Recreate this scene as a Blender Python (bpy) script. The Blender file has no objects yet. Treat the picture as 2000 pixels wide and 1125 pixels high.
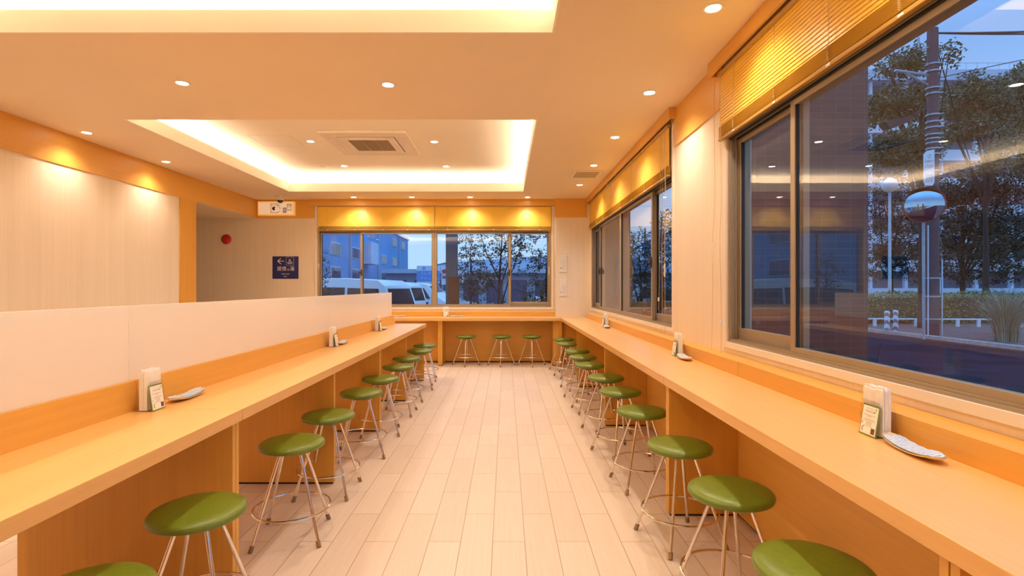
import bpy, bmesh, math, random
from mathutils import Vector, Matrix
R = math.radians
PI = math.pi
random.seed(7)
S = bpy.context.scene
C = S.collection

# ------------------------------------------------------------------ camera
F = 1020.0 / 2000.0 * 36.0
cam = bpy.data.cameras.new('camera')
cam.lens = F
cam.sensor_width = 36.0
cam.sensor_fit = 'HORIZONTAL'
cam.shift_x = 0.006
cam.shift_y = -0.00125
cam.clip_start = 0.02
cam.clip_end = 500
camo = bpy.data.objects.new('camera', cam)
C.objects.link(camo)
H = 1.22
camo.location = (0, 0, H)
camo.rotation_euler = (R(90), 0, 0)
S.camera = camo

# ------------------------------------------------------------------ colour management, bounces
S.view_settings.view_transform = 'Standard'
S.view_settings.look = 'None'
S.view_settings.gamma = 1.0
S.view_settings.use_curve_mapping = False
S.view_settings.exposure = 0.15
S.cycles.max_bounces = 10
S.cycles.diffuse_bounces = 6
S.cycles.glossy_bounces = 4
S.cycles.transparent_max_bounces = 24
S.cycles.transmission_bounces = 8
S.cycles.caustics_reflective = False
S.cycles.caustics_refractive = False
S.cycles.sample_clamp_indirect = 6.0

# ------------------------------------------------------------------ dusk sky
W = bpy.data.worlds.new('dusk_sky')
S.world = W
W.use_nodes = True
nt = W.node_tree
bg = nt.nodes['Background']
tc = nt.nodes.new('ShaderNodeTexCoord')
sp = nt.nodes.new('ShaderNodeSeparateXYZ')
rp = nt.nodes.new('ShaderNodeValToRGB')
nt.links.new(tc.outputs['Generated'], sp.inputs[0])
nt.links.new(sp.outputs['Z'], rp.inputs[0])
nt.links.new(rp.outputs[0], bg.inputs[0])
e = rp.color_ramp.elements
e[0].position = 0.0; e[0].color = (0.46, 0.72, 1.05, 1)
e[1].position = 0.7; e[1].color = (0.45, 1.0, 2.0, 1)  # upper sky raised, out of view, to put more light on the exterior
m_ = e.new(0.12); m_.color = (0.42, 0.70, 1.05, 1)
m_ = e.new(0.35); m_.color = (0.20, 0.44, 0.90, 1)
SKY = 1.0
bg.inputs[1].default_value = SKY

LAMP = (1.0, 0.85, 0.66)
COVE = (1.0, 0.86, 0.66)
SPOT_W = 42.0
COVE_W = 15.5

def area_light(name, loc, size, size_y, energy, color, rot=(0, 0, 0)):
    l = bpy.data.lights.new(name, 'AREA')
    l.shape = 'RECTANGLE'; l.size = size; l.size_y = size_y
    l.energy = energy; l.color = color
    o = bpy.data.objects.new(name, l)
    o.location = loc; o.rotation_euler = rot
    C.objects.link(o)
    return o

# ceiling heights and the two coffers (x0, x1, y0, y1)
ZC, ZF, ZR = 2.64, 2.766, 2.88
COFFERS = [(-3.23, 0.26, -0.45, 2.915), (-3.23, 0.26, 4.44, 7.785)]
for (x0, x1, y0, y1) in COFFERS:          # LED strips lying in the trough behind the coffer upstand, shining up
    lx, ly = x1 - x0, y1 - y0
    zz = ZC + 0.108
    for (cx, cy, sx, sy) in ((x0 - .11, (y0 + y1) / 2, .05, ly + .2), (x1 + .11, (y0 + y1) / 2, .05, ly + .2),
                             ((x0 + x1) / 2, y0 - .11, lx + .2, .05), ((x0 + x1) / 2, y1 + .11, lx + .2, .05)):
        area_light('cove_light', (cx, cy, zz), sx, sy, COVE_W * max(sx, sy), COVE, (PI, 0, 0))

# ------------------------------------------------------------------ materials
def mat(name, color, rough=0.5, metal=0.0, noise=0.06, nscale=8.0, bump=0.0, coat=0.0, spec=0.5, emit=None, estr=0.0, trans=0.0, sheen=0.0):
    m = bpy.data.materials.new(name)
    m.use_nodes = True
    t = m.node_tree
    p = t.nodes['Principled BSDF']
    p.inputs['Roughness'].default_value = rough
    p.inputs['Metallic'].default_value = metal
    p.inputs['Specular IOR Level'].default_value = spec
    p.inputs['Coat Weight'].default_value = coat
    p.inputs['Coat Roughness'].default_value = 0.08
    p.inputs['Transmission Weight'].default_value = trans
    c = (*color, 1)
    if noise > 0:
        tc = t.nodes.new('ShaderNodeTexCoord')
        n = t.nodes.new('ShaderNodeTexNoise'); n.inputs['Scale'].default_value = nscale; n.inputs['Detail'].default_value = 4
        r = t.nodes.new('ShaderNodeValToRGB')
        r.color_ramp.elements[0].position = .3; r.color_ramp.elements[1].position = .7
        r.color_ramp.elements[0].color = (*[max(0, x * (1 - noise)) for x in color], 1)
        r.color_ramp.elements[1].color = (*[min(1, x * (1 + noise)) for x in color], 1)
        t.links.new(tc.outputs['Object'], n.inputs['Vector'])
        t.links.new(n.outputs[0], r.inputs[0]); t.links.new(r.outputs[0], p.inputs['Base Color'])
        if bump > 0:
            b = t.nodes.new('ShaderNodeBump'); b.inputs['Strength'].default_value = bump; b.inputs['Distance'].default_value = .01
            t.links.new(n.outputs[0], b.inputs['Height']); t.links.new(b.outputs[0], p.inputs['Normal'])
    else:
        p.inputs['Base Color'].default_value = c
    if emit:
        p.inputs['Emission Color'].default_value = (*emit, 1)
        p.inputs['Emission Strength'].default_value = estr
    return m

def streaks(name, c0, c1, axis, rough=.4, across=60.0, along=1.2, coat=0.0, wide=4.0, spec=.5):
    """two-tone streaked surface (wood veneer, grained wallpaper) with the grain along `axis`"""
    m = bpy.data.materials.new(name); m.use_nodes = True
    t = m.node_tree; p = t.nodes['Principled BSDF']
    p.inputs['Roughness'].default_value = rough
    p.inputs['Coat Weight'].default_value = coat
    p.inputs['Coat Roughness'].default_value = .12
    p.inputs['Specular IOR Level'].default_value = spec
    g = t.nodes.new('ShaderNodeNewGeometry')
    mp = t.nodes.new('ShaderNodeMapping')
    sc = [across] * 3; sc['XYZ'.index(axis)] = along
    mp.inputs['Scale'].default_value = sc
    n = t.nodes.new('ShaderNodeTexNoise'); n.inputs['Scale'].default_value = 1.0; n.inputs['Detail'].default_value = 5; n.inputs['Roughness'].default_value = .6
    mp2 = t.nodes.new('ShaderNodeMapping')
    sc = [wide] * 3; sc['XYZ'.index(axis)] = .3
    mp2.inputs['Scale'].default_value = sc
    n2 = t.nodes.new('ShaderNodeTexNoise'); n2.inputs['Scale'].default_value = 1.0; n2.inputs['Detail'].default_value = 2
    mx = t.nodes.new('ShaderNodeMath'); mx.operation = 'MULTIPLY_ADD'; mx.inputs[1].default_value = .65
    ml = t.nodes.new('ShaderNodeMath'); ml.operation = 'MULTIPLY'; ml.inputs[1].default_value = .35
    r = t.nodes.new('ShaderNodeValToRGB')
    r.color_ramp.elements[0].position = .35; r.color_ramp.elements[1].position = .65
    r.color_ramp.elements[0].color = (*c0, 1); r.color_ramp.elements[1].color = (*c1, 1)
    L = t.links.new
    L(g.outputs['Position'], mp.inputs[0]); L(mp.outputs[0], n.inputs['Vector'])
    L(g.outputs['Position'], mp2.inputs[0]); L(mp2.outputs[0], n2.inputs['Vector'])
    L(n2.outputs[0], ml.inputs[0]); L(n.outputs[0], mx.inputs[0]); L(ml.outputs[0], mx.inputs[2])
    L(mx.outputs[0], r.inputs[0]); L(r.outputs[0], p.inputs['Base Color'])
    return m

WD0, WD1 = (.70, .36, .065), (.77, .41, .085)
M = {}
M['wood_x'] = streaks('beech_veneer_grain_x', WD0, WD1, 'X')
M['wood_y'] = streaks('beech_veneer_grain_y', WD0, WD1, 'Y')
M['wood_z'] = streaks('beech_veneer_grain_z', (.66, .33, .055), (.73, .38, .07), 'Z')
M['top_x'] = streaks('counter_laminate_x', (.75, .42, .14), (.81, .475, .17), 'X', rough=.33, spec=.5)
M['top_y'] = streaks('counter_laminate_y', (.75, .42, .14), (.81, .475, .17), 'Y', rough=.33, spec=.5)
M['paper'] = streaks('grained_wallpaper', (.81, .705, .57), (.87, .765, .64), 'Z', rough=.55, across=45, along=.8, wide=9, spec=.35)
M['ceiling'] = mat('ceiling_paint', (.83, .68, .50), .7, noise=.015, nscale=2, spec=.2)
M['coffer'] = mat('coffer_paint', (.88, .81, .70), .7, noise=.01, nscale=2, spec=.2)
M['white'] = mat('white_plastic', (.82, .78, .72), .35, noise=.02)
M['trimwhite'] = mat('white_window_trim', (.85, .78, .70), .4, noise=.02)
M['offwhite'] = mat('off_white_panel', (.78, .70, .60), .45, noise=.02)
M['alu'] = mat('bronze_aluminium', (.37, .295, .20), .38, metal=.3, noise=.01, nscale=3)
M['gasket_and_shade'] = mat('black_gasket_and_shade', (.012, .011, .010), .5, noise=0)  # sash gaskets, and the painted shade strips under the window heads
M['chrome'] = mat('chrome', (.80, .74, .68), .12, metal=1.0, noise=.03, nscale=20)
M['cap'] = mat('foot_rubber', (.28, .17, .09), .5, noise=.1, nscale=30)
M['leather'] = mat('green_leatherette', (.14, .195, .016), .33, noise=.08, nscale=90, bump=.06, spec=.5)
M['underseat'] = mat('black_underseat', (.02, .02, .015), .6, noise=.1)
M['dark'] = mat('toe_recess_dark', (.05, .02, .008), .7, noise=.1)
M['red'] = mat('red_alarm_plastic', (.42, .012, .008), .3, noise=.05)
M['navy'] = mat('navy_sign_board', (.012, .018, .13), .35, noise=.06)
M['signink'] = mat('white_sign_ink', (.85, .80, .74), .5, noise=.02)
M['black'] = mat('black_ink', (.015, .012, .010), .5, noise=.05)
M['brownline'] = mat('grey_brown_print', (.35, .28, .20), .6, noise=.05)
M['greenprint'] = mat('olive_green_print', (.22, .30, .05), .5, noise=.05)
M['choc'] = mat('brown_picture_print', (.20, .06, .03), .5, noise=.3, nscale=60)
M['napkin'] = mat('white_paper_napkin', (.94, .93, .91), .8, noise=.03, nscale=40, bump=.1)
M['dish'] = mat('glazed_dish', (.78, .60, .38), .2, noise=.04, coat=.5)
M['cord'] = mat('blind_cord', (.62, .47, .26), .7, noise=.1, nscale=60)
M['dome'] = mat('smoked_dome', (.02, .018, .016), .06, noise=0, coat=1)
M['lens'] = mat('lamp_lens', (1, 1, 1), .5, noise=0, emit=(1.0, .86, .66), estr=28)
M['grey'] = mat('grey_filter', (.45, .36, .26), .7, noise=.05, nscale=60)
M['slot'] = mat('dark_slot', (.06, .04, .025), .8, noise=.05)

# ceramic floor planks, running bond
def tile_floor():
    m = bpy.data.materials.new('wood_grain_floor_tiles'); m.use_nodes = True
    t = m.node_tree; p = t.nodes['Principled BSDF']; L = t.links.new
    g = t.nodes.new('ShaderNodeNewGeometry')
    s = t.nodes.new('ShaderNodeSeparateXYZ'); c = t.nodes.new('ShaderNodeCombineXYZ')
    ax = t.nodes.new('ShaderNodeMath'); ax.operation = 'ADD'; ax.inputs[1].default_value = .0627 + .1533 * 60
    ay = t.nodes.new('ShaderNodeMath'); ay.operation = 'ADD'; ay.inputs[1].default_value = -2.50 + .607 * 30 + .3035
    b = t.nodes.new('ShaderNodeTexBrick')
    b.offset = .5; b.offset_frequency = 2; b.squash = 1.0
    b.inputs['Scale'].default_value = 1.0
    b.inputs['Brick Width'].default_value = .607
    b.inputs['Row Height'].default_value = .1533
    b.inputs['Mortar Size'].default_value = .0022
    b.inputs['Mortar Smooth'].default_value = .2
    b.inputs['Color1'].default_value = (.70, .575, .475, 1)
    b.inputs['Color2'].default_value = (.75, .625, .525, 1)
    b.inputs['Mortar'].default_value = (.44, .31, .22, 1)
    mp = t.nodes.new('ShaderNodeMapping'); mp.inputs['Scale'].default_value = (70, 3, 1)
    n = t.nodes.new('ShaderNodeTexNoise'); n.inputs['Scale'].default_value = 1; n.inputs['Detail'].default_value = 6
    r = t.nodes.new('ShaderNodeValToRGB')
    r.color_ramp.elements[0].position = .3; r.color_ramp.elements[0].color = (.93, .92, .91, 1)
    r.color_ramp.elements[1].position = .7; r.color_ramp.elements[1].color = (1, 1, 1, 1)
    mm = t.nodes.new('ShaderNodeMix'); mm.data_type = 'RGBA'; mm.blend_type = 'MULTIPLY'; mm.inputs[0].default_value = 1
    L(g.outputs['Position'], s.inputs[0]); L(s.outputs['X'], ax.inputs[0]); L(s.outputs['Y'], ay.inputs[0])
    L(ay.outputs[0], c.inputs[0]); L(ax.outputs[0], c.inputs[1]); L(c.outputs[0], b.inputs['Vector'])
    L(g.outputs['Position'], mp.inputs[0]); L(mp.outputs[0], n.inputs['Vector']); L(n.outputs[0], r.inputs[0])
    L(b.outputs['Color'], mm.inputs[6]); L(r.outputs[0], mm.inputs[7]); L(mm.outputs[2], p.inputs['Base Color'])
    bp = t.nodes.new('ShaderNodeBump'); bp.inputs['Strength'].default_value = .35; bp.inputs['Distance'].default_value = .003
    iv = t.nodes.new('ShaderNodeMath'); iv.operation = 'SUBTRACT'; iv.inputs[0].default_value = 1
    L(b.outputs['Fac'], iv.inputs[1]); L(iv.outputs[0], bp.inputs['Height']); L(bp.outputs[0], p.inputs['Normal'])
    p.inputs['Roughness'].default_value = .42
    return m
M['floor'] = tile_floor()

# window glass: clear sheet, mirror share by Fresnel
def glass(name, ior, tint=(1, 1, 1), rough=0.0):
    m = bpy.data.materials.new(name); m.use_nodes = True
    t = m.node_tree; t.nodes.remove(t.nodes['Principled BSDF'])
    o = t.nodes['Material Output']
    tr = t.nodes.new('ShaderNodeBsdfTransparent'); tr.inputs[0].default_value = (*tint, 1)
    gl = t.nodes.new('ShaderNodeBsdfGlossy'); gl.inputs['Roughness'].default_value = rough
    f = t.nodes.new('ShaderNodeFresnel')
    g = t.nodes.new('ShaderNodeNewGeometry'); mi = t.nodes.new('ShaderNodeMix'); mi.data_type = 'FLOAT'
    mi.inputs[2].default_value = ior; mi.inputs[3].default_value = 1.0 / ior     # thin sheet: both faces mirror alike
    t.links.new(g.outputs['Backfacing'], mi.inputs[0]); t.links.new(mi.outputs[0], f.inputs['IOR'])
    mx = t.nodes.new('ShaderNodeMixShader')
    t.links.new(f.outputs[0], mx.inputs[0]); t.links.new(tr.outputs[0], mx.inputs[1]); t.links.new(gl.outputs[0], mx.inputs[2])
    t.links.new(mx.outputs[0], o.inputs[0])
    return m
M['glass'] = glass('window_glass', 1.5, (.985, .99, 1.0))
M['acrylic'] = glass('clear_acrylic', 1.5, (.975, .95, .93))

def milky():
    m = bpy.data.materials.new('milky_screen'); m.use_nodes = True
    t = m.node_tree; p = t.nodes['Principled BSDF']; o = t.nodes['Material Output']; L = t.links.new
    p.inputs['Base Color'].default_value = (.96, .94, .93, 1); p.inputs['Roughness'].default_value = .12
    tl = t.nodes.new('ShaderNodeBsdfTranslucent'); tl.inputs[0].default_value = (.97, .95, .94, 1)
    tr = t.nodes.new('ShaderNodeBsdfTransparent')
    a = t.nodes.new('ShaderNodeMixShader'); a.inputs[0].default_value = .35
    b = t.nodes.new('ShaderNodeMixShader'); b.inputs[0].default_value = .10
    L(p.outputs[0], a.inputs[1]); L(tl.outputs[0], a.inputs[2]); L(a.outputs[0], b.inputs[1]); L(tr.outputs[0], b.inputs[2]); L(b.outputs[0], o.inputs[0])
    return m
M['milky'] = milky()

def slat_mat():
    m = bpy.data.materials.new('ochre_blind_slat'); m.use_nodes = True
    t = m.node_tree; p = t.nodes['Principled BSDF']; o = t.nodes['Material Output']; L = t.links.new
    g = t.nodes.new('ShaderNodeNewGeometry'); n = t.nodes.new('ShaderNodeTexNoise'); n.inputs['Scale'].default_value = 3
    r = t.nodes.new('ShaderNodeValToRGB')
    r.color_ramp.elements[0].color = (.93, .60, .085, 1); r.color_ramp.elements[1].color = (.97, .66, .10, 1)
    L(g.outputs['Position'], n.inputs['Vector']); L(n.outputs[0], r.inputs[0]); L(r.outputs[0], p.inputs['Base Color'])
    p.inputs['Roughness'].default_value = .35
    return m
M['slat'] = slat_mat()
M['rail'] = mat('blind_bottom_rail', (.48, .26, .05), .3, noise=.04, nscale=4)

# folded towel with a fine blue wave print
def towel_mat():
    m = bpy.data.materials.new('wave_print_towel'); m.use_nodes = True
    t = m.node_tree; p = t.nodes['Principled BSDF']; L = t.links.new
    tc = t.nodes.new('ShaderNodeTexCoord')
    w = t.nodes.new('ShaderNodeTexWave'); w.bands_direction = 'Y'; w.inputs['Scale'].default_value = 55; w.inputs['Distortion'].default_value = 3.5; w.inputs['Detail Scale'].default_value = 2.5
    r = t.nodes.new('ShaderNodeValToRGB')
    r.color_ramp.elements[0].position = .12; r.color_ramp.elements[0].color = (.16, .30, .60, 1)
    r.color_ramp.elements[1].position = .42; r.color_ramp.elements[1].color = (.72, .76, .80, 1)
    L(tc.outputs['Object'], w.inputs['Vector']); L(w.outputs[0], r.inputs[0]); L(r.outputs[0], p.inputs['Base Color'])
    p.inputs['Roughness'].default_value = .9
    return m
M['towel'] = towel_mat()

# outdoor
M['road'] = mat('wet_asphalt', (.008, .014, .028), .6, noise=.6, nscale=1.2, bump=.1, spec=.05)
M['lot'] = mat('parking_asphalt', (.10, .11, .13), .7, noise=.25, nscale=2)
M['paving'] = mat('brick_paving', (.17, .10, .085), .8, noise=.3, nscale=5)
M['kerb'] = mat('kerb_concrete', (.42, .36, .33), .8, noise=.15)
M['bodywhite'] = mat('white_car_paint', (.80, .82, .84), .18, noise=.02, coat=.6)
M['bodysilver'] = mat('silver_car_paint', (.50, .54, .60), .22, metal=.4, noise=.02, coat=.6)
M['autoglass'] = mat('dark_car_glass', (.012, .016, .022), .06, noise=.1)
M['tyre'] = mat('tyre_rubber', (.02, .02, .02), .8, noise=.2)
M['tail'] = mat('red_tail_lamp', (.45, .02, .02), .2, noise=.1)
M['headlamp'] = mat('headlamp_glass', (.7, .75, .8), .1, noise=.1)
M['bluewall'] = mat('grey_blue_facade', (.13, .38, .68), .8, noise=.08, nscale=.3)
M['shopwall'] = mat('pale_teal_shop_wall', (.30, .46, .58), .8, noise=.06, nscale=.3)
M['facwin'] = mat('facade_window_glass', (.03, .09, .18), .15, noise=.2, nscale=.5)
M['facwhite'] = mat('white_facade', (.58, .66, .76), .8, noise=.06, nscale=.3)
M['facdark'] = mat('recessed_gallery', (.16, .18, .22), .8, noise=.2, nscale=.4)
M['metalroof'] = mat('pale_metal_roof', (.48, .58, .70), .5, noise=.05, nscale=.5)
M['signblue'] = mat('bright_blue_sign', (.02, .34, .80), .4, noise=.03)
M['signwhite'] = mat('white_sign_face', (.80, .84, .88), .4, noise=.02)
M['signred'] = mat('red_sign_print', (.50, .03, .06), .4, noise=.05)
M['steel'] = mat('dark_blue_steel', (.04, .13, .26), .4, noise=.1, nscale=3)
M['pole'] = mat('pole_concrete', (.085, .065, .08), .8, noise=.15, nscale=3)
M['galv'] = mat('galvanised_steel', (.42, .46, .50), .45, metal=.4, noise=.1)
M['whitepaint'] = mat('white_street_paint', (.70, .74, .78), .5, noise=.08)
M['orange'] = mat('orange_hood', (.55, .09, .03), .4, noise=.08)
M['mirror'] = mat('convex_mirror', (.38, .52, .60), .05, metal=1, noise=.04, nscale=2)
M['globe'] = mat('white_globe', (.75, .78, .82), .3, noise=.03)
M['bark'] = mat('tree_bark', (.045, .035, .03), .9, noise=.3, nscale=12)
M['hill'] = mat('hazed_wooded_hill', (.07, .20, .24), .95, noise=.3, nscale=.2)  # bluish base colour carries the sky haze over the hill
M['cable'] = mat('black_cable', (.02, .02, .03), .6, noise=.1)
def leafmat(name, a, b):
    m = bpy.data.materials.new(name); m.use_nodes = True
    t = m.node_tree; p = t.nodes['Principled BSDF']; L = t.links.new
    g = t.nodes.new('ShaderNodeNewGeometry')
    r = t.nodes.new('ShaderNodeValToRGB'); r.color_ramp.elements[0].color = (*a, 1); r.color_ramp.elements[1].color = (*b, 1)
    L(g.outputs['Random Per Island'], r.inputs[0]); L(r.outputs[0], p.inputs['Base Color'])
    p.inputs['Roughness'].default_value = .55
    return m
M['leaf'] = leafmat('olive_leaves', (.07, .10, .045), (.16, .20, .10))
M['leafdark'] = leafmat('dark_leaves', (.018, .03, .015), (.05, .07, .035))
M['hedgeleaf'] = leafmat('hedge_leaves', (.12, .14, .04), (.36, .36, .11))
M['grassleaf'] = leafmat('dry_grass_blades', (.20, .18, .11), (.42, .38, .26))
M['greenleaf'] = leafmat('fresh_green_leaves', (.05, .16, .03), (.12, .30, .05))
def fin_tiles():
    m = bpy.data.materials.new('maroon_wall_tiles'); m.use_nodes = True
    t = m.node_tree; p = t.nodes['Principled BSDF']; L = t.links.new
    g = t.nodes.new('ShaderNodeNewGeometry'); s = t.nodes.new('ShaderNodeSeparateXYZ'); c = t.nodes.new('ShaderNodeCombineXYZ')
    a = t.nodes.new('ShaderNodeMath'); a.operation = 'ADD'
    b = t.nodes.new('ShaderNodeTexBrick'); b.offset = 0.0
    b.inputs['Scale'].default_value = 1; b.inputs['Brick Width'].default_value = .0985; b.inputs['Row Height'].default_value = .0495
    b.inputs['Mortar Size'].default_value = .0016
    b.inputs['Color1'].default_value = (.085, .040, .036, 1); b.inputs['Color2'].default_value = (.105, .050, .045, 1)
    b.inputs['Mortar'].default_value = (.14, .10, .10, 1)
    L(g.outputs['Position'], s.inputs[0]); L(s.outputs['X'], a.inputs[0]); L(s.outputs['Y'], a.inputs[1])
    L(a.outputs[0], c.inputs[0]); L(s.outputs['Z'], c.inputs[1]); L(c.outputs[0], b.inputs['Vector'])
    L(b.outputs['Color'], p.inputs['Base Color']); p.inputs['Roughness'].default_value = .35
    return m
M['fin'] = fin_tiles()

# ------------------------------------------------------------------ mesh helpers
ORG = {}
def box(bm, x0, x1, y0, y1, z0, z1):
    v = [bm.verts.new(p) for p in ((x0, y0, z0), (x1, y0, z0), (x1, y1, z0), (x0, y1, z0), (x0, y0, z1), (x1, y0, z1), (x1, y1, z1), (x0, y1, z1))]
    for f in ((0, 3, 2, 1), (4, 5, 6, 7), (0, 1, 5, 4), (1, 2, 6, 5), (2, 3, 7, 6), (3, 0, 4, 7)):
        bm.faces.new([v[i] for i in f])
def poly_prism(bm, pts, axis, a0, a1):
    """extrude a 2-D outline along axis; pts are the other two coordinates in order"""
    def P(p, a):
        return {'X': (a, p[0], p[1]), 'Y': (p[0], a, p[1]), 'Z': (p[0], p[1], a)}[axis]
    A = [bm.verts.new(P(p, a0)) for p in pts]; B = [bm.verts.new(P(p, a1)) for p in pts]
    bm.faces.new(A); bm.faces.new(B[::-1])
    n = len(pts)
    for i in range(n):
        bm.faces.new((A[i], B[i], B[(i + 1) % n], A[(i + 1) % n]))
def lathe(bm, prof, c=(0, 0, 0), n=32, close=True):
    rings = []
    for (r, z) in prof:
        if r < 1e-6:
            rings.append([bm.verts.new((c[0], c[1], c[2] + z))])
        else:
            rings.append([bm.verts.new((c[0] + r * math.cos(2 * PI * i / n), c[1] + r * math.sin(2 * PI * i / n), c[2] + z)) for i in range(n)])
    for a, b in zip(rings, rings[1:]):
        for i in range(n):
            j = (i + 1) % n
            if len(a) == 1 and len(b) > 1: bm.faces.new((a[0], b[j], b[i]))
            elif len(b) == 1 and len(a) > 1: bm.faces.new((a[i], a[j], b[0]))
            elif len(a) > 1: bm.faces.new((a[i], a[j], b[j], b[i]))
def tube(bm, pts, r, n=8, closed=False):
    pts = [Vector(p) for p in pts]
    rr = r if isinstance(r, (list, tuple)) else [r] * len(pts)
    rings = []; prev = None
    m = len(pts)
    for i, p in enumerate(pts):
        if closed: d = pts[(i + 1) % m] - pts[i - 1]
        else: d = pts[min(i + 1, m - 1)] - pts[max(i - 1, 0)]
        d.normalize()
        if prev is None:
            up = Vector((0, 0, 1)) if abs(d.z) < .9 else Vector((1, 0, 0))
            u = d.cross(up).normalized()
        else:
            u = (prev - d * prev.dot(d)).normalized()
        prev = u
        w = d.cross(u)
        rings.append([bm.verts.new(p + (u * math.cos(2 * PI * k / n) + w * math.sin(2 * PI * k / n)) * rr[i]) for k in range(n)])
    for i in range(m if closed else m - 1):
        a, b = rings[i], rings[(i + 1) % m]
        for k in range(n):
            bm.faces.new((a[k], a[(k + 1) % n], b[(k + 1) % n], b[k]))
    if not closed:
        bm.faces.new(rings[0][::-1]); bm.faces.new(rings[-1])
def NB(): return bmesh.new()
def obj(name, bm, material, parent=None, world=False, smooth=False, bevel=0.0):
    if world and parent is not None:
        bmesh.ops.transform(bm, matrix=ORG[parent].inverted(), verts=bm.verts)
    bmesh.ops.recalc_face_normals(bm, faces=bm.faces)
    me = bpy.data.meshes.new(name)
    bm.to_mesh(me); bm.free()
    if smooth:
        for p in me.polygons: p.use_smooth = True
    me.materials.append(material)
    o = bpy.data.objects.new(name, me)
    C.objects.link(o)
    if parent is not None:
        o.parent = parent
        ORG[o] = ORG[parent]
    else:
        ORG[o] = Matrix.Identity(4)
    if smooth:
        md = o.modifiers.new('edge', 'EDGE_SPLIT'); md.split_angle = R(38)
    if bevel:
        md = o.modifiers.new('bevel', 'BEVEL'); md.width = bevel; md.segments = 2; md.limit_method = 'ANGLE'
    return o
def tag(o, label, cat, group=None, kind=None):
    if label: o['label'] = label
    if cat: o['category'] = cat
    if group: o['group'] = group
    if kind: o['kind'] = kind
    return o
def thing(name, label, cat, loc=(0, 0, 0), rz=0, group=None, kind=None):
    o = bpy.data.objects.new(name, None); C.objects.link(o)
    o.empty_display_size = .05
    o.location = loc; o.rotation_euler = (0, 0, rz)
    ORG[o] = Matrix.Translation(loc) @ Matrix.Rotation(rz, 4, 'Z')
    return tag(o, label, cat, group, kind)
KIDS = {}
def kids(o): return [c for c in bpy.data.objects if c.parent == o]
def dup(root, loc, rz, label, group=None):
    r = root.copy(); C.objects.link(r); r.location = loc; r.rotation_euler = (0, 0, rz)
    r['label'] = label
    if group: r['group'] = group
    if root not in KIDS: KIDS[root] = [(c, kids(c)) for c in kids(root)]
    for ch, gs in KIDS[root]:
        c = ch.copy(); C.objects.link(c); c.parent = r
        for g in gs:
            d = g.copy(); C.objects.link(d); d.parent = c
    return r
def struct(name, bm, m, label, cat, bevel=0):
    return tag(obj(name, bm, m, bevel=bevel), label, cat, kind='structure')
def text(name, s, size, m, parent, loc, rot=(PI / 2, 0, 0), ext=.0008, sx=1.0):
    cu = bpy.data.curves.new(name, 'FONT'); cu.body = s; cu.size = size; cu.extrude = ext
    cu.align_x = 'CENTER'; cu.align_y = 'CENTER'
    cu.materials.append(m)
    o = bpy.data.objects.new(name, cu); C.objects.link(o); o.parent = parent
    bpy.context.view_layer.update()
    me = bpy.data.meshes.new_from_object(o.evaluated_get(bpy.context.evaluated_depsgraph_get()))
    bpy.data.objects.remove(o); me.name = name
    o = bpy.data.objects.new(name, me); C.objects.link(o); o.parent = parent
    o.location = loc; o.rotation_euler = rot; o.scale = (sx, 1, 1)
    return o
def wall_boxes(bm, axis, d0, d1, u0, u1, z0, z1, holes):
    us = sorted({u0, u1, *[h[0] for h in holes], *[h[1] for h in holes]}); zs = sorted({z0, z1, *[h[2] for h in holes], *[h[3] for h in holes]})
    for a, b in zip(us, us[1:]):
        for c, d in zip(zs, zs[1:]):
            if any(h[0] <= a and b <= h[1] and h[2] <= c and d <= h[3] for h in holes): continue
            if axis == 'X': box(bm, d0, d1, a, b, c, d)
            else: box(bm, a, b, d0, d1, c, d)
    bmesh.ops.remove_doubles(bm, verts=bm.verts, dist=1e-5)
    seen = {}
    for f in list(bm.faces):
        k = frozenset(v.index for v in f.verts)
    bm.verts.index_update()
    for f in list(bm.faces):
        k = frozenset(v.index for v in f.verts)
        seen.setdefault(k, []).append(f)
    for fs in seen.values():
        if len(fs) > 1:
            for f in fs: bm.faces.remove(f)

# ------------------------------------------------------------------ room shell
XL, XR, YB, YN = -4.08, 1.355, 8.53, -1.6
W1, W2, W3 = (4.23, 8.25), (-.83, 3.19), (-3.08, .742)     # far right, near right, back window
WZ0, WZ1 = .885, 2.17
b = NB(); box(b, -6.5, 1.5, YN - .1, 8.68, -.55, 0)
struct('floor', b, M['floor'], 'beige wood-grain ceramic tile floor in running bond', 'floor')
b = NB(); wall_boxes(b, 'X', XR, 1.5, YN - .1, 8.68, 0, 3.0, [(W1[0], W1[1], WZ0, WZ1), (W2[0], W2[1], WZ0, WZ1)])
struct('wall_right', b, M['paper'], 'cream grained wall with the two window openings above the right counter', 'wall')
b = NB(); wall_boxes(b, 'Y', YB, 8.68, -6.5, XR, 0, 3.0, [(W3[0], W3[1], WZ0, WZ1)])
struct('wall_back', b, M['paper'], 'cream grained back wall around the wide window', 'wall')
b = NB(); box(b, .80, XR, 8.42, YB, 0, ZC)
struct('wall_back_pillar', b, M['paper'], 'pale pillar in the back right corner with two switch plates', 'pillar')
b = NB(); box(b, XL - .12, XL, YN, 6.86, 0, 3.0); box(b, XL - .12, XL, 6.86, YB, 2.338, 3.0)
struct('wall_left', b, M['paper'], 'cream grained left wall beside the passage opening', 'wall')
b = NB(); box(b, -6.5, XL - .12, 6.74, 6.86, 0, 3.0)
struct('wall_passage', b, M['paper'], 'near side wall of the passage on the left', 'wall')
b = NB(); box(b, -6.62, -6.5, 6.74, 8.68, 0, 3.0)
struct('wall_passage_end', b, M['paper'], 'end wall of the passage on the left', 'wall')
b = NB(); box(b, -6.5, XL - .12, 6.86, YB, 2.345, 2.45)
struct('ceiling_passage', b, M['ceiling'], 'low shaded soffit over the passage on the left', 'ceiling')
b = NB(); box(b, XL, 1.5, YN - .1, YN, 0, 3.0)
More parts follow.
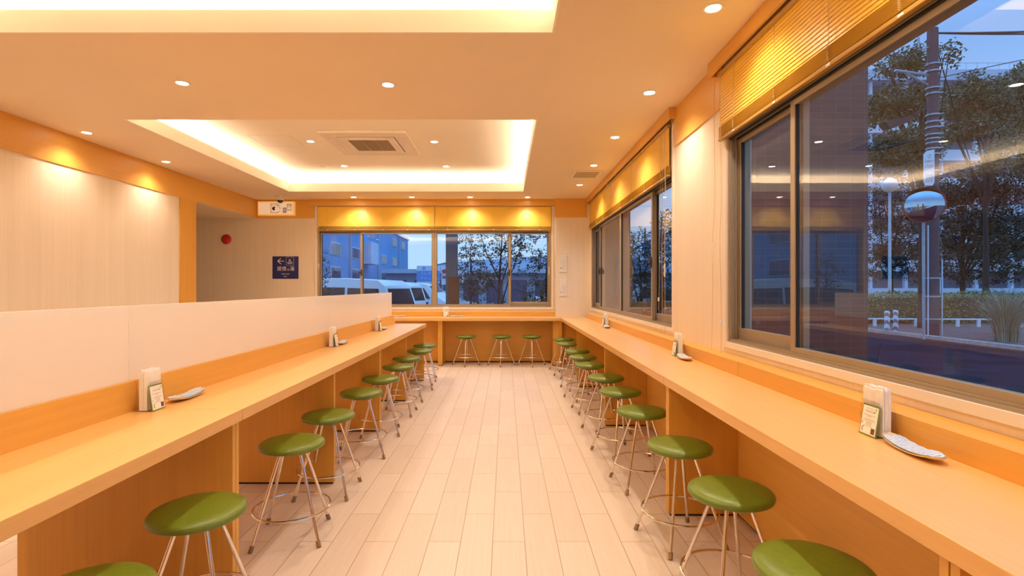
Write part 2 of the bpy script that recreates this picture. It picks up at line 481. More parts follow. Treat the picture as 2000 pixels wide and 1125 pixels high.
struct('wall_near', b, M['paper'], 'wall behind the viewer', 'wall')
# main ceiling with two openings
b = NB()
xs = [XL, -3.23, .26, XR]; ys = [YN, -.45, 2.915, 4.44, 7.785, YB]
for i in range(3):
    for j in range(5):
        if i == 1 and j in (1, 3): continue
        box(b, xs[i], xs[i + 1], ys[j], ys[j + 1], ZC, ZC + .012)
struct('ceiling', b, M['ceiling'], 'flat painted ceiling with two rectangular lit coffers', 'ceiling')
for k, (x0, x1, y0, y1) in enumerate(COFFERS):
    w = .22
    b = NB()
    box(b, x0 - w, x1 + w, y0 - w, y1 + w, ZR, ZR + .02)
    box(b, x0 - w - .02, x0 - w, y0 - w, y1 + w, ZC + .012, ZR); box(b, x1 + w, x1 + w + .02, y0 - w, y1 + w, ZC + .012, ZR)
    box(b, x0 - w, x1 + w, y0 - w - .02, y0 - w, ZC + .012, ZR); box(b, x0 - w, x1 + w, y1 + w, y1 + w + .02, ZC + .012, ZR)
    struct('ceiling_coffer', b, M['coffer'], ('raised ceiling of the near coffer at the top left', 'raised ceiling of the far coffer around the air conditioner')[k], 'ceiling')
    b = NB(); t = .012
    q = .002
    box(b, x0 - t, x0 + q, y0 - t, y1 + t, ZC - .001, ZF); box(b, x1 - q, x1 + t, y0 - t, y1 + t, ZC - .001, ZF)
    box(b, x0 + q, x1 - q, y0 - t, y0 + q, ZC - .001, ZF); box(b, x0 + q, x1 - q, y1 - q, y1 + t, ZC - .001, ZF)
    struct('trim_%d' % (k + 1), b, M['coffer'], ('cream upstand rim of the near coffer', 'cream upstand rim of the far coffer')[k], 'coffer rim')
# wood bands under the ceiling
ZB = 2.338
b = NB(); box(b, XL, XL + .012, YN, YB, ZB, ZC); 
struct('trim_3', b, M['wood_y'], 'orange wood band along the top of the left wall', 'wood band')
b = NB(); box(b, XL - .12, XL + .014, 6.52, 6.86, 0, ZB)
struct('trim_4', b, M['wood_z'], 'orange wood post at the edge of the passage opening', 'wood post')
b = NB(); box(b, XL + .012, W3[0] - .045, YB - .012, YB, ZB, ZC)
struct('trim_5', b, M['wood_x'], 'orange wood band on the back wall behind the lit sign', 'wood band')
b = NB(); box(b, .788, 1.31, 8.408, 8.42, ZB, ZC)
struct('trim_6', b, M['wood_x'], 'orange wood band at the top of the corner pillar', 'wood band')
b = NB(); box(b, XR - .012, XR, 3.25, 4.17, ZB, ZC)
struct('trim_7', b, M['wood_y'], 'orange wood band between the two right window blinds', 'wood band')

# valance boxes over the blinds
def valance(name, label, x0, x1, y0, y1, z0, m, axis):
    t = thing(name, label, 'blind box', ((x0 + x1) / 2, (y0 + y1) / 2, ZC))
    b = NB()
    if axis == 'Y':
        box(b, x0, x0 + .018, y0, y1, z0, ZC)
    else:
        box(b, x0, x1, y0, y0 + .018, z0, ZC)
    obj('front_board', b, m, t, world=True, bevel=.0015)
    for s in (0, 1):
        b = NB()
        if axis == 'Y':
            yy = (y0, y0 + .018) if s == 0 else (y1 - .018, y1)
            box(b, x0 + .018, x1, yy[0], yy[1], z0, ZC)
        else:
            xx = (x0, x0 + .018) if s == 0 else (x1 - .018, x1)
            box(b, xx[0], xx[1], y0 + .018, y1, z0, ZC)
        obj('end_board', b, m, t, world=True)
valance('blind_box', 'wooden box over the long blind of the far right window', 1.289, XR, 4.125, 8.40, 2.552, M['wood_y'], 'Y')
valance('blind_box', 'wooden box over the blind of the near right window', 1.289, XR, -.9, 3.337, 2.552, M['wood_y'], 'Y')
valance('blind_box', 'wooden box over the two blinds of the back window', -3.18, .79, 8.465, YB, 2.536, M['wood_x'], 'X')

# ------------------------------------------------------------------ windows
def window(name, label, wall, u0, u1, spans, locks):
    """wall 'R' (u=Y, depth=+X) or 'B' (u=X, depth=+Y); spans: list of (a, b, wide)"""
    org = (XR, (u0 + u1) / 2, WZ0) if wall == 'R' else ((u0 + u1) / 2, YB, WZ0)
    t = thing(name, label, 'window', org, kind='structure')
    def bx(b, ua, ub, d0, d1, z0, z1):
        if wall == 'R': box(b, XR + d0, XR + d1, ua, ub, z0, z1)
        else: box(b, ua, ub, YB + d0, YB + d1, z0, z1)
    b = NB()
    bx(b, u0, u0 + .022, .0, .13, WZ0, WZ1); bx(b, u1 - .022, u1, .0, .13, WZ0, WZ1)
    bx(b, u0 + .022, u1 - .022, .0, .13, WZ0, WZ0 + .012); bx(b, u0 + .022, u1 - .022, .0, .13, WZ1 - .05, WZ1)
    for d in (.006, .034, .070):
        bx(b, u0 + .022, u1 - .022, d, d + .004, WZ0 + .012, WZ0 + .022)
        bx(b, u0 + .022, u0 + .034, d, d + .006, WZ0 + .022, WZ1 - .05); bx(b, u1 - .034, u1 - .022, d, d + .006, WZ0 + .022, WZ1 - .05)
    obj('window_frame', b, M['alu'], t, world=True, bevel=.001)
    b = NB()
    bx(b, u0 - .035, u1 + .035, -.012, 0, .85, WZ0); bx(b, u0 - .035, u0, -.012, 0, WZ0, 2.53); bx(b, u1, u1 + .035, -.012, 0, WZ0, 2.53)
    bx(b, u0, u1, 0, .001, WZ0 - .002, WZ0)
    obj('window_trim', b, M['trimwhite'], t, world=True, bevel=.0015)
    for (a, c, wide) in spans:
        d0, d1 = (.012, .040) if wide else (.052, .082)
        zb = WZ0 + .014; zt = WZ1 - .052
        br = .034 if wide else .073; tr = .036; st = .038
        b = NB()
        bx(b, a, a + st, d0, d1, zb, zt); bx(b, c - st, c, d0, d1, zb, zt)
        bx(b, a + st, c - st, d0, d1, zb, zb + br); bx(b, a + st, c - st, d0, d1, zt - tr, zt)
        s = obj('sash', b, M['alu'], t, world=True, bevel=.0012)
        b = NB(); g = .006
        bx(b, a + st, a + st + g, d0 + .006, d1 - .006, zb + br, zt - tr); bx(b, c - st - g, c - st, d0 + .006, d1 - .006, zb + br, zt - tr)
        obj('gasket', b, M['gasket_and_shade'], s, world=True)
        b = NB(); dm = (d0 + d1) / 2
        bx(b, a + st, c - st, dm - .003, dm + .003, zb + br, zt - tr)
        obj('glass_pane', b, M['glass'], s, world=True)
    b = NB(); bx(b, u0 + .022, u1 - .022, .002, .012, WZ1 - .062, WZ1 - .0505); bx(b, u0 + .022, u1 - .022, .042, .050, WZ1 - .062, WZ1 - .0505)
    obj('head_shade_strip', b, M['gasket_and_shade'], t, world=True)  # black strips added to draw the shade gap under the window head
    for u in locks:
        b = NB()
        bx(b, u - .012, u + .012, .0, .012, 1.40, 1.50)
        bx(b, u - .03, u + .01, -.02, .002, 1.44, 1.46)
        bx(b, u - .04, u - .028, -.016, .002, 1.40, 1.47)
        obj('window_lock', b, M['slot'], t, world=True, bevel=.002)
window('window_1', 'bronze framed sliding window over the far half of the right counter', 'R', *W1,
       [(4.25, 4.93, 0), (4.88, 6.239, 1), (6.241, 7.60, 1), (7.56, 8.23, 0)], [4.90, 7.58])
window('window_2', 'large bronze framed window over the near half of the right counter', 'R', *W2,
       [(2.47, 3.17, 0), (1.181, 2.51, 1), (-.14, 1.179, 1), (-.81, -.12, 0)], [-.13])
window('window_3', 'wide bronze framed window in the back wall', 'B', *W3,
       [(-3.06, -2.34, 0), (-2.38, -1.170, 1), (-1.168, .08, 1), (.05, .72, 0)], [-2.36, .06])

# ------------------------------------------------------------------ venetian blinds
def blind(label, wall, u0, u1, cords, pull, zt=2.54, zs=2.205, zbot=2.118):
    org = (1.325, (u0 + u1) / 2, zt) if wall == 'R' else ((u0 + u1) / 2, 8.50, zt)
    t = thing('venetian_blind', label, 'blind', org)
    cx = 1.328 if wall == 'R' else 8.503
    sgn = 1
    def quadstrip(b, z, tilt, w=.025, th=.0006):
        # slightly crowned slat with real thickness
        n = 4
        top = []; bot = []
        for k in range(n + 1):
            s = (k / n - .5) * w
            crown = .0018 * (1 - (2 * k / n - 1) ** 2)
            dx = s * math.cos(tilt) - crown * math.sin(tilt) * -1
            dz = s * math.sin(tilt) + crown * math.cos(tilt)
            top.append((dx, dz)); bot.append((dx + th * math.sin(tilt), dz - th * math.cos(tilt)))
        pts = top + bot[::-1]
        pl = [(cx + p[0], z + p[1]) for p in pts]
        if wall == 'R': poly_prism_loc(b, pl, 'Y', u0, u1)
        else: poly_prism_loc(b, pl, 'X', u0, u1)
    def poly_prism_loc(b, pl, ax, a0, a1):
        if ax == 'Y': poly_prism(b, [(p[0], p[1]) for p in pl], 'Y', a0, a1)
        else: poly_prism(b, [(p[0], p[1]) for p in pl], 'X', a0, a1)
    b = NB()
    z = zt - .03
    while z > zs + .012:
        quadstrip(b, z, R(84), w=.0265); z -= .0195
    obj('slats', b, M['slat'], t, world=True)
    b = NB(); z = zs
    k = 0
    while z > zbot + .022:
        quadstrip(b, z, R(8 + 3 * (k % 2))); z -= .0042; k += 1
    obj('gathered_slats', b, M['slat'], t, world=True)
    def bx(b, ua, ub, c0, c1, z0, z1):
        if wall == 'R': box(b, cx + c0, cx + c1, ua, ub, z0, z1)
        else: box(b, ua, ub, cx + c0, cx + c1, z0, z1)
    b = NB(); bx(b, u0, u1, -.012, .012, zbot, zbot + .018)
    rl = obj('bottom_rail', b, M['rail'], t, world=True, bevel=.003)
    b = NB(); bx(b, u0, u1, -.014, .014, zt - .022, zt)
    obj('head_rail', b, M['rail'], t, world=True)
    for c in cords:
        b = NB()
        pts = []
        z = zt - .02; k = 0
        while z > zs:
            o_ = .0012 * (1 if k % 2 else -1)
            pts.append((cx - .0125, c + o_, z) if wall == 'R' else (c + o_, cx - .0125, z)); z -= .012; k += 1
        tube(b, pts, .0013, 5)
        z = zs
        while z > zbot + .03:                       # gathered loops of the ladder cord
            for s in (-1, 1):
                p = [(0, 0, z), (-.006, s * .005, z - .004), (0, s * .001, z - .008)]
                q = [((cx - .013 + a, c + bb, zz) if wall == 'R' else (c + bb, cx - .013 + a, zz)) for a, bb, zz in p]
                tube(b, q, .0012, 5)
            z -= .008
        obj('ladder_cord', b, M['cord'], t, world=True)
        b = NB(); bx(b, c - .012, c + .012, -.016, -.008, zbot + .001, zbot + .012)
        obj('cord_clip', b, M['white'], rl, world=True, bevel=.002)
    for pu in pull:
        u, zend, kind, du = pu
        def P(uu, off, z): return (cx - .02 - off, uu, z) if wall == 'R' else (uu, cx - .02 - off, z)
        b = NB()
        n = 14
        pts = [P(u + du * (i / n) ** 2 + .004 * math.sin(i * 1.7), .004 * math.sin(i * .9), zt - .03 + (zend - zt + .03) * i / n) for i in range(n + 1)]
        tube(b, pts, .0014, 5)
        pc = obj('pull_cord', b, M['cord'], t, world=True)
        if kind:
            zz, hh, rr = kind
            b = NB()
            i = (zt - .03 - zz) / (zt - .03 - zend)
            px = P(u + du * i * i, 0, zz)
            lathe(b, [(0, 0), (rr * .7, 0), (rr, .006), (rr, hh - .006), (rr * .6, hh), (0, hh)], (px[0], px[1], zz - hh), 10)
            obj('cord_knob', b, M['white'], pc, world=True, smooth=True)
def span(a, b, n): return [a + (b - a) * i / (n - 1) for i in range(n)]
blind('long ochre venetian blind drawn up over the far right window', 'R', 4.25, 8.30, span(4.42, 8.1, 8),
      [(4.30, 1.30, (1.41, .11, .007), 0), (4.36, .83, None, .02), (4.28, .83, None, .03), (4.42, 1.02, (1.13, .035, .008), .06)])
blind('ochre venetian blind drawn up over the near right window', 'R', -.86, 3.24, [3.02, 2.56, 2.13, 1.74, 1.40, 1.05, .6, .1],
      [(3.27, .80, (1.50, .14, .005), .06), (3.18, .80, (1.02, .03, .007), .0)])
blind('left one of the two ochre blinds over the back window', 'B', -3.06, -1.165, [-2.9, -2.45, -2.0, -1.6, -1.25], [(-3.04, 1.35, (1.6, .09, .006), 0)], zs=2.195, zbot=2.138)
blind('right one of the two ochre blinds over the back window', 'B', -1.155, .735, [-.95, -.6, -.2, .18, .55], [(.70, 1.2, (1.55, .13, .006), 0)], zs=2.195, zbot=2.138)

# ------------------------------------------------------------------ counters
ZT = .74; TH = .045
def island(label, y0, y1, mid):
    """one double-sided counter unit of the left island"""
    t = thing('island_counter', label, 'counter', (-1.48, (y0 + y1) / 2, 0), group=None)
    g = .0015
    b = NB(); box(b, -1.44, -1.035, y0 + g, y1 - g, ZT - TH, ZT)
    obj('worktop', b, M['top_y'], t, world=True, bevel=.002)
    b = NB(); box(b, -1.93, -1.50, y0 + g, y1 - g, ZT - TH, ZT)
    obj('rear_worktop', b, M['top_y'], t, world=True, bevel=.002)
    b = NB(); poly_prism(b, [(-1.44, ZT - TH), (-1.44, ZT), (-1.456, .852), (-1.484, .852), (-1.50, ZT), (-1.50, ZT - TH)], 'Y', y0 + g, y1 - g)
    obj('backsplash', b, M['wood_y'], t, world=True, bevel=.0015)
    th = .024
    for (a, c) in ((y0 + g, y0 + th), (y1 - th, y1 - g)):
        b = NB(); box(b, -1.90, -1.062, a, c, .012, ZT - TH)
        p = obj('side_panel', b, M['wood_z'], t, world=True, bevel=.0012)
        b = NB(); box(b, -1.89, -1.072, a + .004, c - .004, 0, .012); obj('plinth', b, M['dark'], p, world=True)
    b = NB(); box(b, -1.90, -1.062, mid - .012, mid + .012, .012, ZT - TH)
    p = obj('divider_panel', b, M['wood_z'], t, world=True, bevel=.0012)
    b = NB(); box(b, -1.89, -1.072, mid - .008, mid + .008, 0, .012); obj('plinth', b, M['dark'], p, world=True)
island('near unit of the double-sided left counter, running out of view', -.30, 2.054, .88)
island('middle unit of the double-sided left counter', 2.054, 4.417, 3.238)
island('far unit of the double-sided left counter, ending before the back window', 4.417, 6.80, 5.577)
for (y0, y1, lb) in ((-.34, 2.03, 'nearest milky screen panel on the left counter'), (2.03, 4.37, 'middle milky screen panel on the left counter'), (4.37, 6.71, 'farthest milky screen panel on the left counter')):
    b = NB(); box(b, -1.474, -1.466, y0 + .002, y1 - .002, .8525, 1.146)
    tag(obj('privacy_screen', b, M['milky'], bevel=.001), lb, 'screen', 'screen panels along the left counter')

def right_counter(label, y0, y1, panels, doubles=()):
    t = thing('wall_counter', label, 'counter', (1.1, (y0 + y1) / 2, 0))
    g = .0015
    b = NB(); box(b, .846, 1.243, y0 + g, y1 - g, ZT - TH, ZT)
    obj('worktop', b, M['top_y'], t, world=True, bevel=.002)
    b = NB(); box(b, 1.243, XR - .001, y0 + g, y1 - g, ZT - TH, .818)
    obj('backsplash', b, M['wood_y'], t, world=True, bevel=.0015)
    b = NB(); box(b, 1.235, 1.253, y0 + g, y1 - g, .012, ZT - TH)
    obj('back_panel', b, M['wood_y'], t, world=True)
    b = NB(); box(b, 1.243, 1.250, y0 + g, y1 - g, 0, .012); obj('plinth', b, M['dark'], t, world=True)
    for (a, c) in panels:
        b = NB(); box(b, .866, 1.235, a, c, .012, ZT - TH)
        p = obj('divider_panel', b, M['wood_z'], t, world=True, bevel=.0012)
        b = NB(); box(b, .876, 1.23, a + .004, c - .004, 0, .012); obj('plinth', b, M['dark'], p, world=True)
right_counter('near unit of the right window counter below the near window', -1.5, 2.80, [(.996, 1.018), (1.022, 1.044), (2.776, 2.798)])
right_counter('long far unit of the right window counter', 2.80, 8.02, [(2.802, 2.826), (4.568, 4.592), (6.348, 6.372)])

t = thing('wall_counter', 'right unit of the counter under the back window, with three stools', 'counter', (-.05, 8.2, 0))
b = NB(); box(b, -1.016, .845, 8.00, 8.42, ZT - TH, ZT); box(b, .845, 1.243, 8.022, 8.42, ZT - TH, ZT); obj('worktop', b, M['top_x'], t, world=True, bevel=.002)
b = NB(); box(b, -1.016, .798, 8.42, YB - .001, ZT - TH, .818); obj('backsplash', b, M['wood_x'], t, world=True, bevel=.0015)
b = NB(); box(b, -.985, .73, 8.43, 8.45, .02, ZT - TH); obj('back_panel', b, M['wood_x'], t, world=True)
b = NB(); box(b, -.985, .73, 8.436, 8.446, 0, .02); obj('plinth', b, M['dark'], t, world=True)
for (x0, x1) in ((-1.014, -.984), (.73, .76)):
    b = NB(); box(b, x0, x1, 8.06, 8.43, .012, ZT - TH); p = obj('divider_panel', b, M['wood_z'], t, world=True, bevel=.0012)
    b = NB(); box(b, x0 + .004, x1 - .004, 8.07, 8.42, 0, .012); obj('plinth', b, M['dark'], p, world=True)
b = NB(); box(b, .762, .868, 8.062, 8.40, .012, ZT - TH); box(b, .871, 1.232, 8.15, 8.40, .012, ZT - TH); obj('corner_panel', b, M['wood_z'], t, world=True, bevel=.0012)
t = thing('wall_counter', 'left unit of the counter under the back window, behind the island', 'counter', (-2.2, 8.2, 0))
b = NB(); box(b, -3.4, -1.018, 8.00, 8.42, ZT - TH, ZT); obj('worktop', b, M['top_x'], t, world=True, bevel=.002)
b = NB(); box(b, -3.4, -1.018, 8.42, YB - .001, ZT - TH, .818); obj('backsplash', b, M['wood_x'], t, world=True, bevel=.0015)
b = NB(); box(b, -3.37, -1.046, 8.43, 8.45, .02, ZT - TH); obj('back_panel', b, M['wood_x'], t, world=True)
b = NB(); box(b, -3.37, -1.046, 8.436, 8.446, 0, .02); obj('plinth', b, M['dark'], t, world=True)
for (x0, x1) in ((-1.046, -1.017), (-3.4, -3.37)):
    b = NB(); box(b, x0, x1, 8.06, 8.43, .012, ZT - TH); p = obj('divider_panel', b, M['wood_z'], t, world=True, bevel=.0012)
    b = NB(); box(b, x0 + .004, x1 - .004, 8.07, 8.42, 0, .012); obj('plinth', b, M['dark'], p, world=True)

# ------------------------------------------------------------------ stools
def make_stool(label, loc, rz, group):
    t = thing('bar_stool', label, 'stool', loc, rz, group)
    b = NB()
    r = .153
    prof = [(0, .432), (r - .035, .430), (r - .014, .431), (r - .004, .437), (r, .446), (r - .001, .454), (r - .007, .461), (r - .018, .466), (r - .045, .4705), (r - .09, .4735), (0, .475)]
    lathe(b, prof, n=48)
    obj('seat', b, M['leather'], t, smooth=True)
    b = NB(); lathe(b, [(0, .418), (.095, .418), (.10, .421), (.10, .4315), (0, .4315)], n=28)
    obj('seat_plate', b, M['underseat'], t, smooth=True)
    for k in range(4):
        a = PI / 4 + k * PI / 2
        ca, sa = math.cos(a), math.sin(a)
        top, bot = .062, .213
        b = NB()
        tube(b, [(ca * top, sa * top, .424), (ca * (top + .010), sa * (top + .010), .40), (ca * (bot - .002), sa * (bot - .002), .012)], .0072, 12)
        lg = obj('leg', b, M['chrome'], t, smooth=True)
        b = NB()
        d = Vector((ca * .143, sa * .143, -.39)).normalized()
        p0 = Vector((ca * bot, sa * bot, .001)); p1 = p0 - d * .03
        tube(b, [p0, p1], .0105, 12)
        obj('foot_cap', b, M['cap'], lg, smooth=True)
    b = NB()
    tube(b, [(.178 * math.cos(2 * PI * i / 48), .178 * math.sin(2 * PI * i / 48), .142) for i in range(48)], .0052, 8, closed=True)
    obj('foot_ring', b, M['chrome'], t, smooth=True)
    return t
ord_ = ['nearest', 'second', 'third', 'fourth', 'fifth', 'sixth', 'seventh', 'eighth', 'ninth', 'tenth', 'farthest']
Rst = [(.838, 1.425), (.843, 1.96), (.838, 2.52), (.838, 3.22), (.838, 3.83), (.846, 4.42), (.83, 5.13), (.837, 5.69), (.85, 6.24), (.84, 7.05), (.842, 7.64)]
Lst = [(-1.045, 1.295), (-1.055, 1.79), (-1.049, 2.565), (-1.058, 3.117), (-1.049, 3.794), (-1.047, 4.363), (-1.035, 5.02), (-1.06, 5.61), (-1.035, 6.27), (-1.065, 6.84)]
G1, G2, G3 = 'green stools along the right counter', 'green stools along the left counter', 'green stools at the back counter'
rot = [.35, .2, .28, .12, .4, .3, .1, .33, .25, .2, .38]
first = None
for i, (x, y) in enumerate(Rst):
    lb = ('green round stool at the right counter, %s from the viewer' % ord_[i]) if 0 < i < 10 else ('green round stool at the right counter, %s' % ('nearest and cut off by the frame' if i == 0 else 'farthest, next to the corner'))
    if first is None: first = make_stool(lb, (x, y, 0), rot[i], G1)
    else: dup(first, (x, y, 0), rot[i], lb, G1)
for i, (x, y) in enumerate(Lst):
    lb = ('green round stool at the left counter, %s from the viewer' % ord_[i]) if 0 < i < 9 else ('green round stool at the left counter, %s' % ('nearest and cut off by the frame' if i == 0 else 'last before the island end'))
    dup(first, (x, y, 0), -.1 + rot[i], lb, G2)
for i, (x, y) in enumerate(((-.615, 8.10), (-.07, 8.10), (.40, 8.10))):
    dup(first, (x, y, 0), (.75, .72, .8)[i], 'green round stool at the back counter, %s of its three' % ('leftmost', 'middle', 'rightmost')[i], G3)

# ------------------------------------------------------------------ ceiling fittings
def downlight(label, x, y, z, group, proto=[]):
    if not proto:
        t = thing('downlight', label, 'ceiling light', (x, y, z), 0, group)
        b = NB(); lathe(b, [(.036, .0), (.040, -.004), (.052, -.004), (.054, -.001), (.054, 0)], n=32)
        obj('trim_ring', b, M['white'], t, smooth=True)
        b = NB(); lathe(b, [(0, -.0022), (.037, -.0022), (.037, -.001), (0, -.001)], n=24)
        obj('lamp_lens', b, M['lens'], t, smooth=True)
        proto.append(t)
    else:
        t = dup(proto[0], (x, y, z), 0, label, group)
    key = 1 if group == GW or x < -3.5 else 0
    l = DL.get(key)
    if l is None:
        l = bpy.data.lights.new('downlight_beam', 'SPOT'); l.energy = SPOT_W * (.6 if key else 1.0); l.color = LAMP
        l.spot_size = R(128); l.spot_blend = 1.0; l.shadow_soft_size = .03
        DL[key] = l
    o = bpy.data.objects.new('downlight_beam', l); o.location = (x, y, z - .02)
    C.objects.link(o)
DL = {}
GD = 'recessed downlights in the flat ceiling'; GW = 'recessed downlights in a row above the back blinds'; GK = 'recessed downlights in the far coffer'
for x, y, lb in ((1.056, 2.66, 'recessed downlight nearest the near right blind'), (1.05, 3.82, 'recessed downlight between the two right blinds'),
                 (1.036, 4.96, 'recessed downlight by the near end of the far right blind'), (1.03, 6.11, 'recessed downlight just before the ceiling vent'),
                 (1.03, 7.28, 'recessed downlight just behind the ceiling vent'),
                 (-2.255, 3.64, 'left recessed downlight on the strip between the coffers'), (-.828, 3.67, 'right recessed downlight on the strip between the coffers'),
                 (-3.86, 4.81, 'recessed downlight by the left wall, nearer one in view'), (-3.86, 5.93, 'recessed downlight by the left wall, farther one in view')):
    downlight(lb, x, y, ZC, GD)
for i, x in enumerate((-2.41, -1.49, -.565, .344)):
    downlight('recessed downlight above the back blinds, %s from the left' % ('first', 'second', 'third', 'fourth')[i], x, 8.27, ZC, GW)
for x, y, lb in ((-2.23, 5.96, 'left recessed downlight beside the air conditioner'), (-.82, 5.98, 'right recessed downlight beside the air conditioner'),
                 (-2.22, 7.17, 'left recessed downlight in the far end of the far coffer'), (-.826, 7.2, 'right recessed downlight in the far end of the far coffer')):
    downlight(lb, x, y, ZR, GK)
for x, y, z in ((1.056, 1.5, ZC), (1.056, .34, ZC), (-3.86, 3.68, ZC), (-3.86, 2.55, ZC), (-3.86, 1.4, ZC), (-2.23, 1.9, ZR), (-.82, 1.9, ZR), (-2.23, .6, ZR), (-.82, .6, ZR)):
    downlight('recessed downlight outside the view, behind or above the viewer', x, y, z, 'downlights out of view')

# cassette air conditioner
t = thing('air_conditioner', 'square cream cassette air conditioner in the far coffer', 'air conditioner', (-1.53, 6.01, ZR))
x0, x1, y0, y1 = -2.0, -1.06, 5.53, 6.49
b = NB(); wall = (x0, x1, y0, y1)
cx, cy = (x0 + x1) / 2, (y0 + y1) / 2
def ring(b, ox, oy, ix, iy, z0, z1):
    box(b, cx - ox, cx + ox, cy - oy, cy - iy, z0, z1); box(b, cx - ox, cx + ox, cy + iy, cy + oy, z0, z1)
    box(b, cx - ox, cx - ix, cy - iy, cy + iy, z0, z1); box(b, cx + ix, cx + ox, cy - iy, cy + iy, z0, z1)
ring(b, .47, .48, .315, .325, ZR - .032, ZR - .0005)
obj('outer_panel', b, M['offwhite'], t, world=True, bevel=.006)
b = NB(); box(b, cx - .314, cx + .314, cy - .324, cy + .324, ZR - .006, ZR - .001); obj('recess', b, M['slot'], t, world=True)
b = NB(); ring(b, .305, .315, .225, .235, ZR - .042, ZR - .007); obj('grille_frame', b, M['offwhite'], t, world=True, bevel=.004)
b = NB(); box(b, cx - .225, cx + .225, cy - .235, cy + .235, ZR - .012, ZR - .007)
for i in range(24): 
    yy = cy - .23 + i * .02
    box(b, cx - .225, cx + .225, yy, yy + .004, ZR - .034, ZR - .026)
for i in (-1, 1): box(b, cx + i * .075 - .004, cx + i * .075 + .004, cy - .235, cy + .235, ZR - .036, ZR - .026)
obj('intake_grille', b, M['grey'], t, world=True)
for s in (-1, 1):
    b = NB(); box(b, cx + s * .39 - .03, cx + s * .39 + .03, cy - .28, cy + .28, ZR - .036, ZR - .0325); obj('air_flap', b, M['offwhite'], t, world=True, bevel=.001)
    b = NB(); box(b, cx - .28, cx + .28, cy + s * .40 - .03, cy + s * .40 + .03, ZR - .036, ZR - .0325); obj('air_flap', b, M['offwhite'], t, world=True, bevel=.001)
# hatch, smoke detector, vent
t = thing('ceiling_hatch', 'flush square access hatch left of the air conditioner', 'hatch', (-2.61, 5.95, ZR))
cx, cy = -2.61, 5.95
b = NB(); ring(b, .228, .228, .220, .220, ZR - .004, ZR - .0005); obj('frame', b, M['offwhite'], t, world=True)
b = NB(); box(b, cx - .217, cx + .217, cy - .217, cy + .217, ZR - .003, ZR - .0005); obj('hatch_door', b, M['coffer'], t, world=True)
b = NB(); lathe(b, [(0, -.022), (.035, -.022), (.052, -.014), (.055, -.006), (.055, -.0005), (0, -.0005)], (-2.50, 7.14, ZR), 28)
tag(obj('smoke_detector', b, M['white'], smooth=True), 'flat white round detector in the far left of the far coffer', 'detector')
t = thing('ceiling_vent', 'rectangular cream ceiling vent by the right blind', 'vent', (1.03, 6.59, ZC))
cx, cy = 1.01, 6.59
b = NB(); ring(b, .185, .21, .145, .17, ZC - .010, ZC - .0005); obj('frame', b, M['offwhite'], t, world=True, bevel=.002)
b = NB(); box(b, cx - .145, cx + .145, cy - .17, cy + .17, ZC - .003, ZC - .0005); obj('backing', b, M['slot'], t, world=True)
b = NB()
for i in range(15):
    yy = cy - .165 + i * .0235
    poly_prism(b, [(yy, ZC - .004), (yy + .002, ZC - .004), (yy + .016, ZC - .009), (yy + .014, ZC - .009)], 'X', cx - .145, cx + .145)
obj('louvres', b, M['grey'], t, world=True)
# dome camera
t = thing('dome_camera', 'white dome camera with smoked bubble above the lit sign', 'camera', (-3.56, 8.24, ZC))
b = NB(); lathe(b, [(0, -.0005), (.072, -.0005), (.072, -.012), (.062, -.018), (.062, -.045), (.05, -.058), (0, -.058)], (-3.56, 8.24, ZC), 32); obj('housing', b, M['white'], t, world=True, smooth=True)
b = NB(); lathe(b, [(.046, -.056), (.045, -.072), (.034, -.090), (.016, -.100), (0, -.102)], (-3.56, 8.24, ZC), 28); obj('dome', b, M['dome'], t, world=True, smooth=True)
# fire bell
t = thing('fire_alarm_bell', 'round red alarm on the wall of the passage', 'alarm', (-4.565, YB, 1.995))
b = NB(); lathe(b, [(0, .045), (.03, .044), (.06, .034), (.078, .016), (.082, .004), (.082, 0), (0, 0)], n=36)
bmesh.ops.rotate(b, verts=b.verts, cent=(0, 0, 0), matrix=Matrix.Rotation(R(90), 3, 'X'))
obj('cover', b, M['red'], t, smooth=True)
# thermometers / switch plates on pillar
def plate(label, z0, z1):
    t = thing('wall_switch', label, 'switch', (.92, 8.42, (z0 + z1) / 2))
    b = NB(); box(b, .86, .98, 8.405, 8.4195, z0, z1); obj('cover_plate', b, M['white'], t, world=True, bevel=.004)
    b = NB(); box(b, .872, .892, 8.4025, 8.405, z0 + .055, z0 + .075); obj('button', b, M['grey'], t, world=True, bevel=.001)
    b = NB(); box(b, .905, .955, 8.4035, 8.405, z0 + .04, z0 + .19); obj('rocker', b, M['offwhite'], t, world=True, bevel=.001)
plate('upper white control plate on the corner pillar', 1.455, 1.725)
plate('lower white control plate on the corner pillar', 1.065, 1.335)

# lit pictogram sign
t = thing('lightbox_sign', 'backlit sign with laundry and vending pictograms near the ceiling', 'sign', (-3.73, YB, 2.49))
b = NB(); box(b, -4.02, -3.43, 8.455, YB - .013, 2.377, 2.602); obj('sign_case', b, mat('glowing_sign_edge', (.85, .62, .30), .4, noise=.02, emit=(1, .55, .13), estr=.3), t, world=True, bevel=.004)
b = NB(); box(b, -4.00, -3.45, 8.450, 8.4545, 2.395, 2.585); obj('sign_face', b, mat('lit_sign_face', (.85, .74, .62), .4, noise=.02, emit=(1, .72, .48), estr=.35), t, world=True)
def pf(b, x0, x1, z0, z1, y=8.4485): box(b, x0, x1, y, y + .0012, z0, z1)
def fr(b, x0, x1, z0, z1, w, y=8.4485):
    pf(b, x0, x1, z0, z0 + w, y); pf(b, x0, x1, z1 - w, z1, y); pf(b, x0, x0 + w, z0 + w, z1 - w, y); pf(b, x1 - w, x1, z0 + w, z1 - w, y)
b = NB(); fr(b, -3.805, -3.69, 2.415, 2.565, .006); pf(b, -3.80, -3.69, 2.535, 2.54)
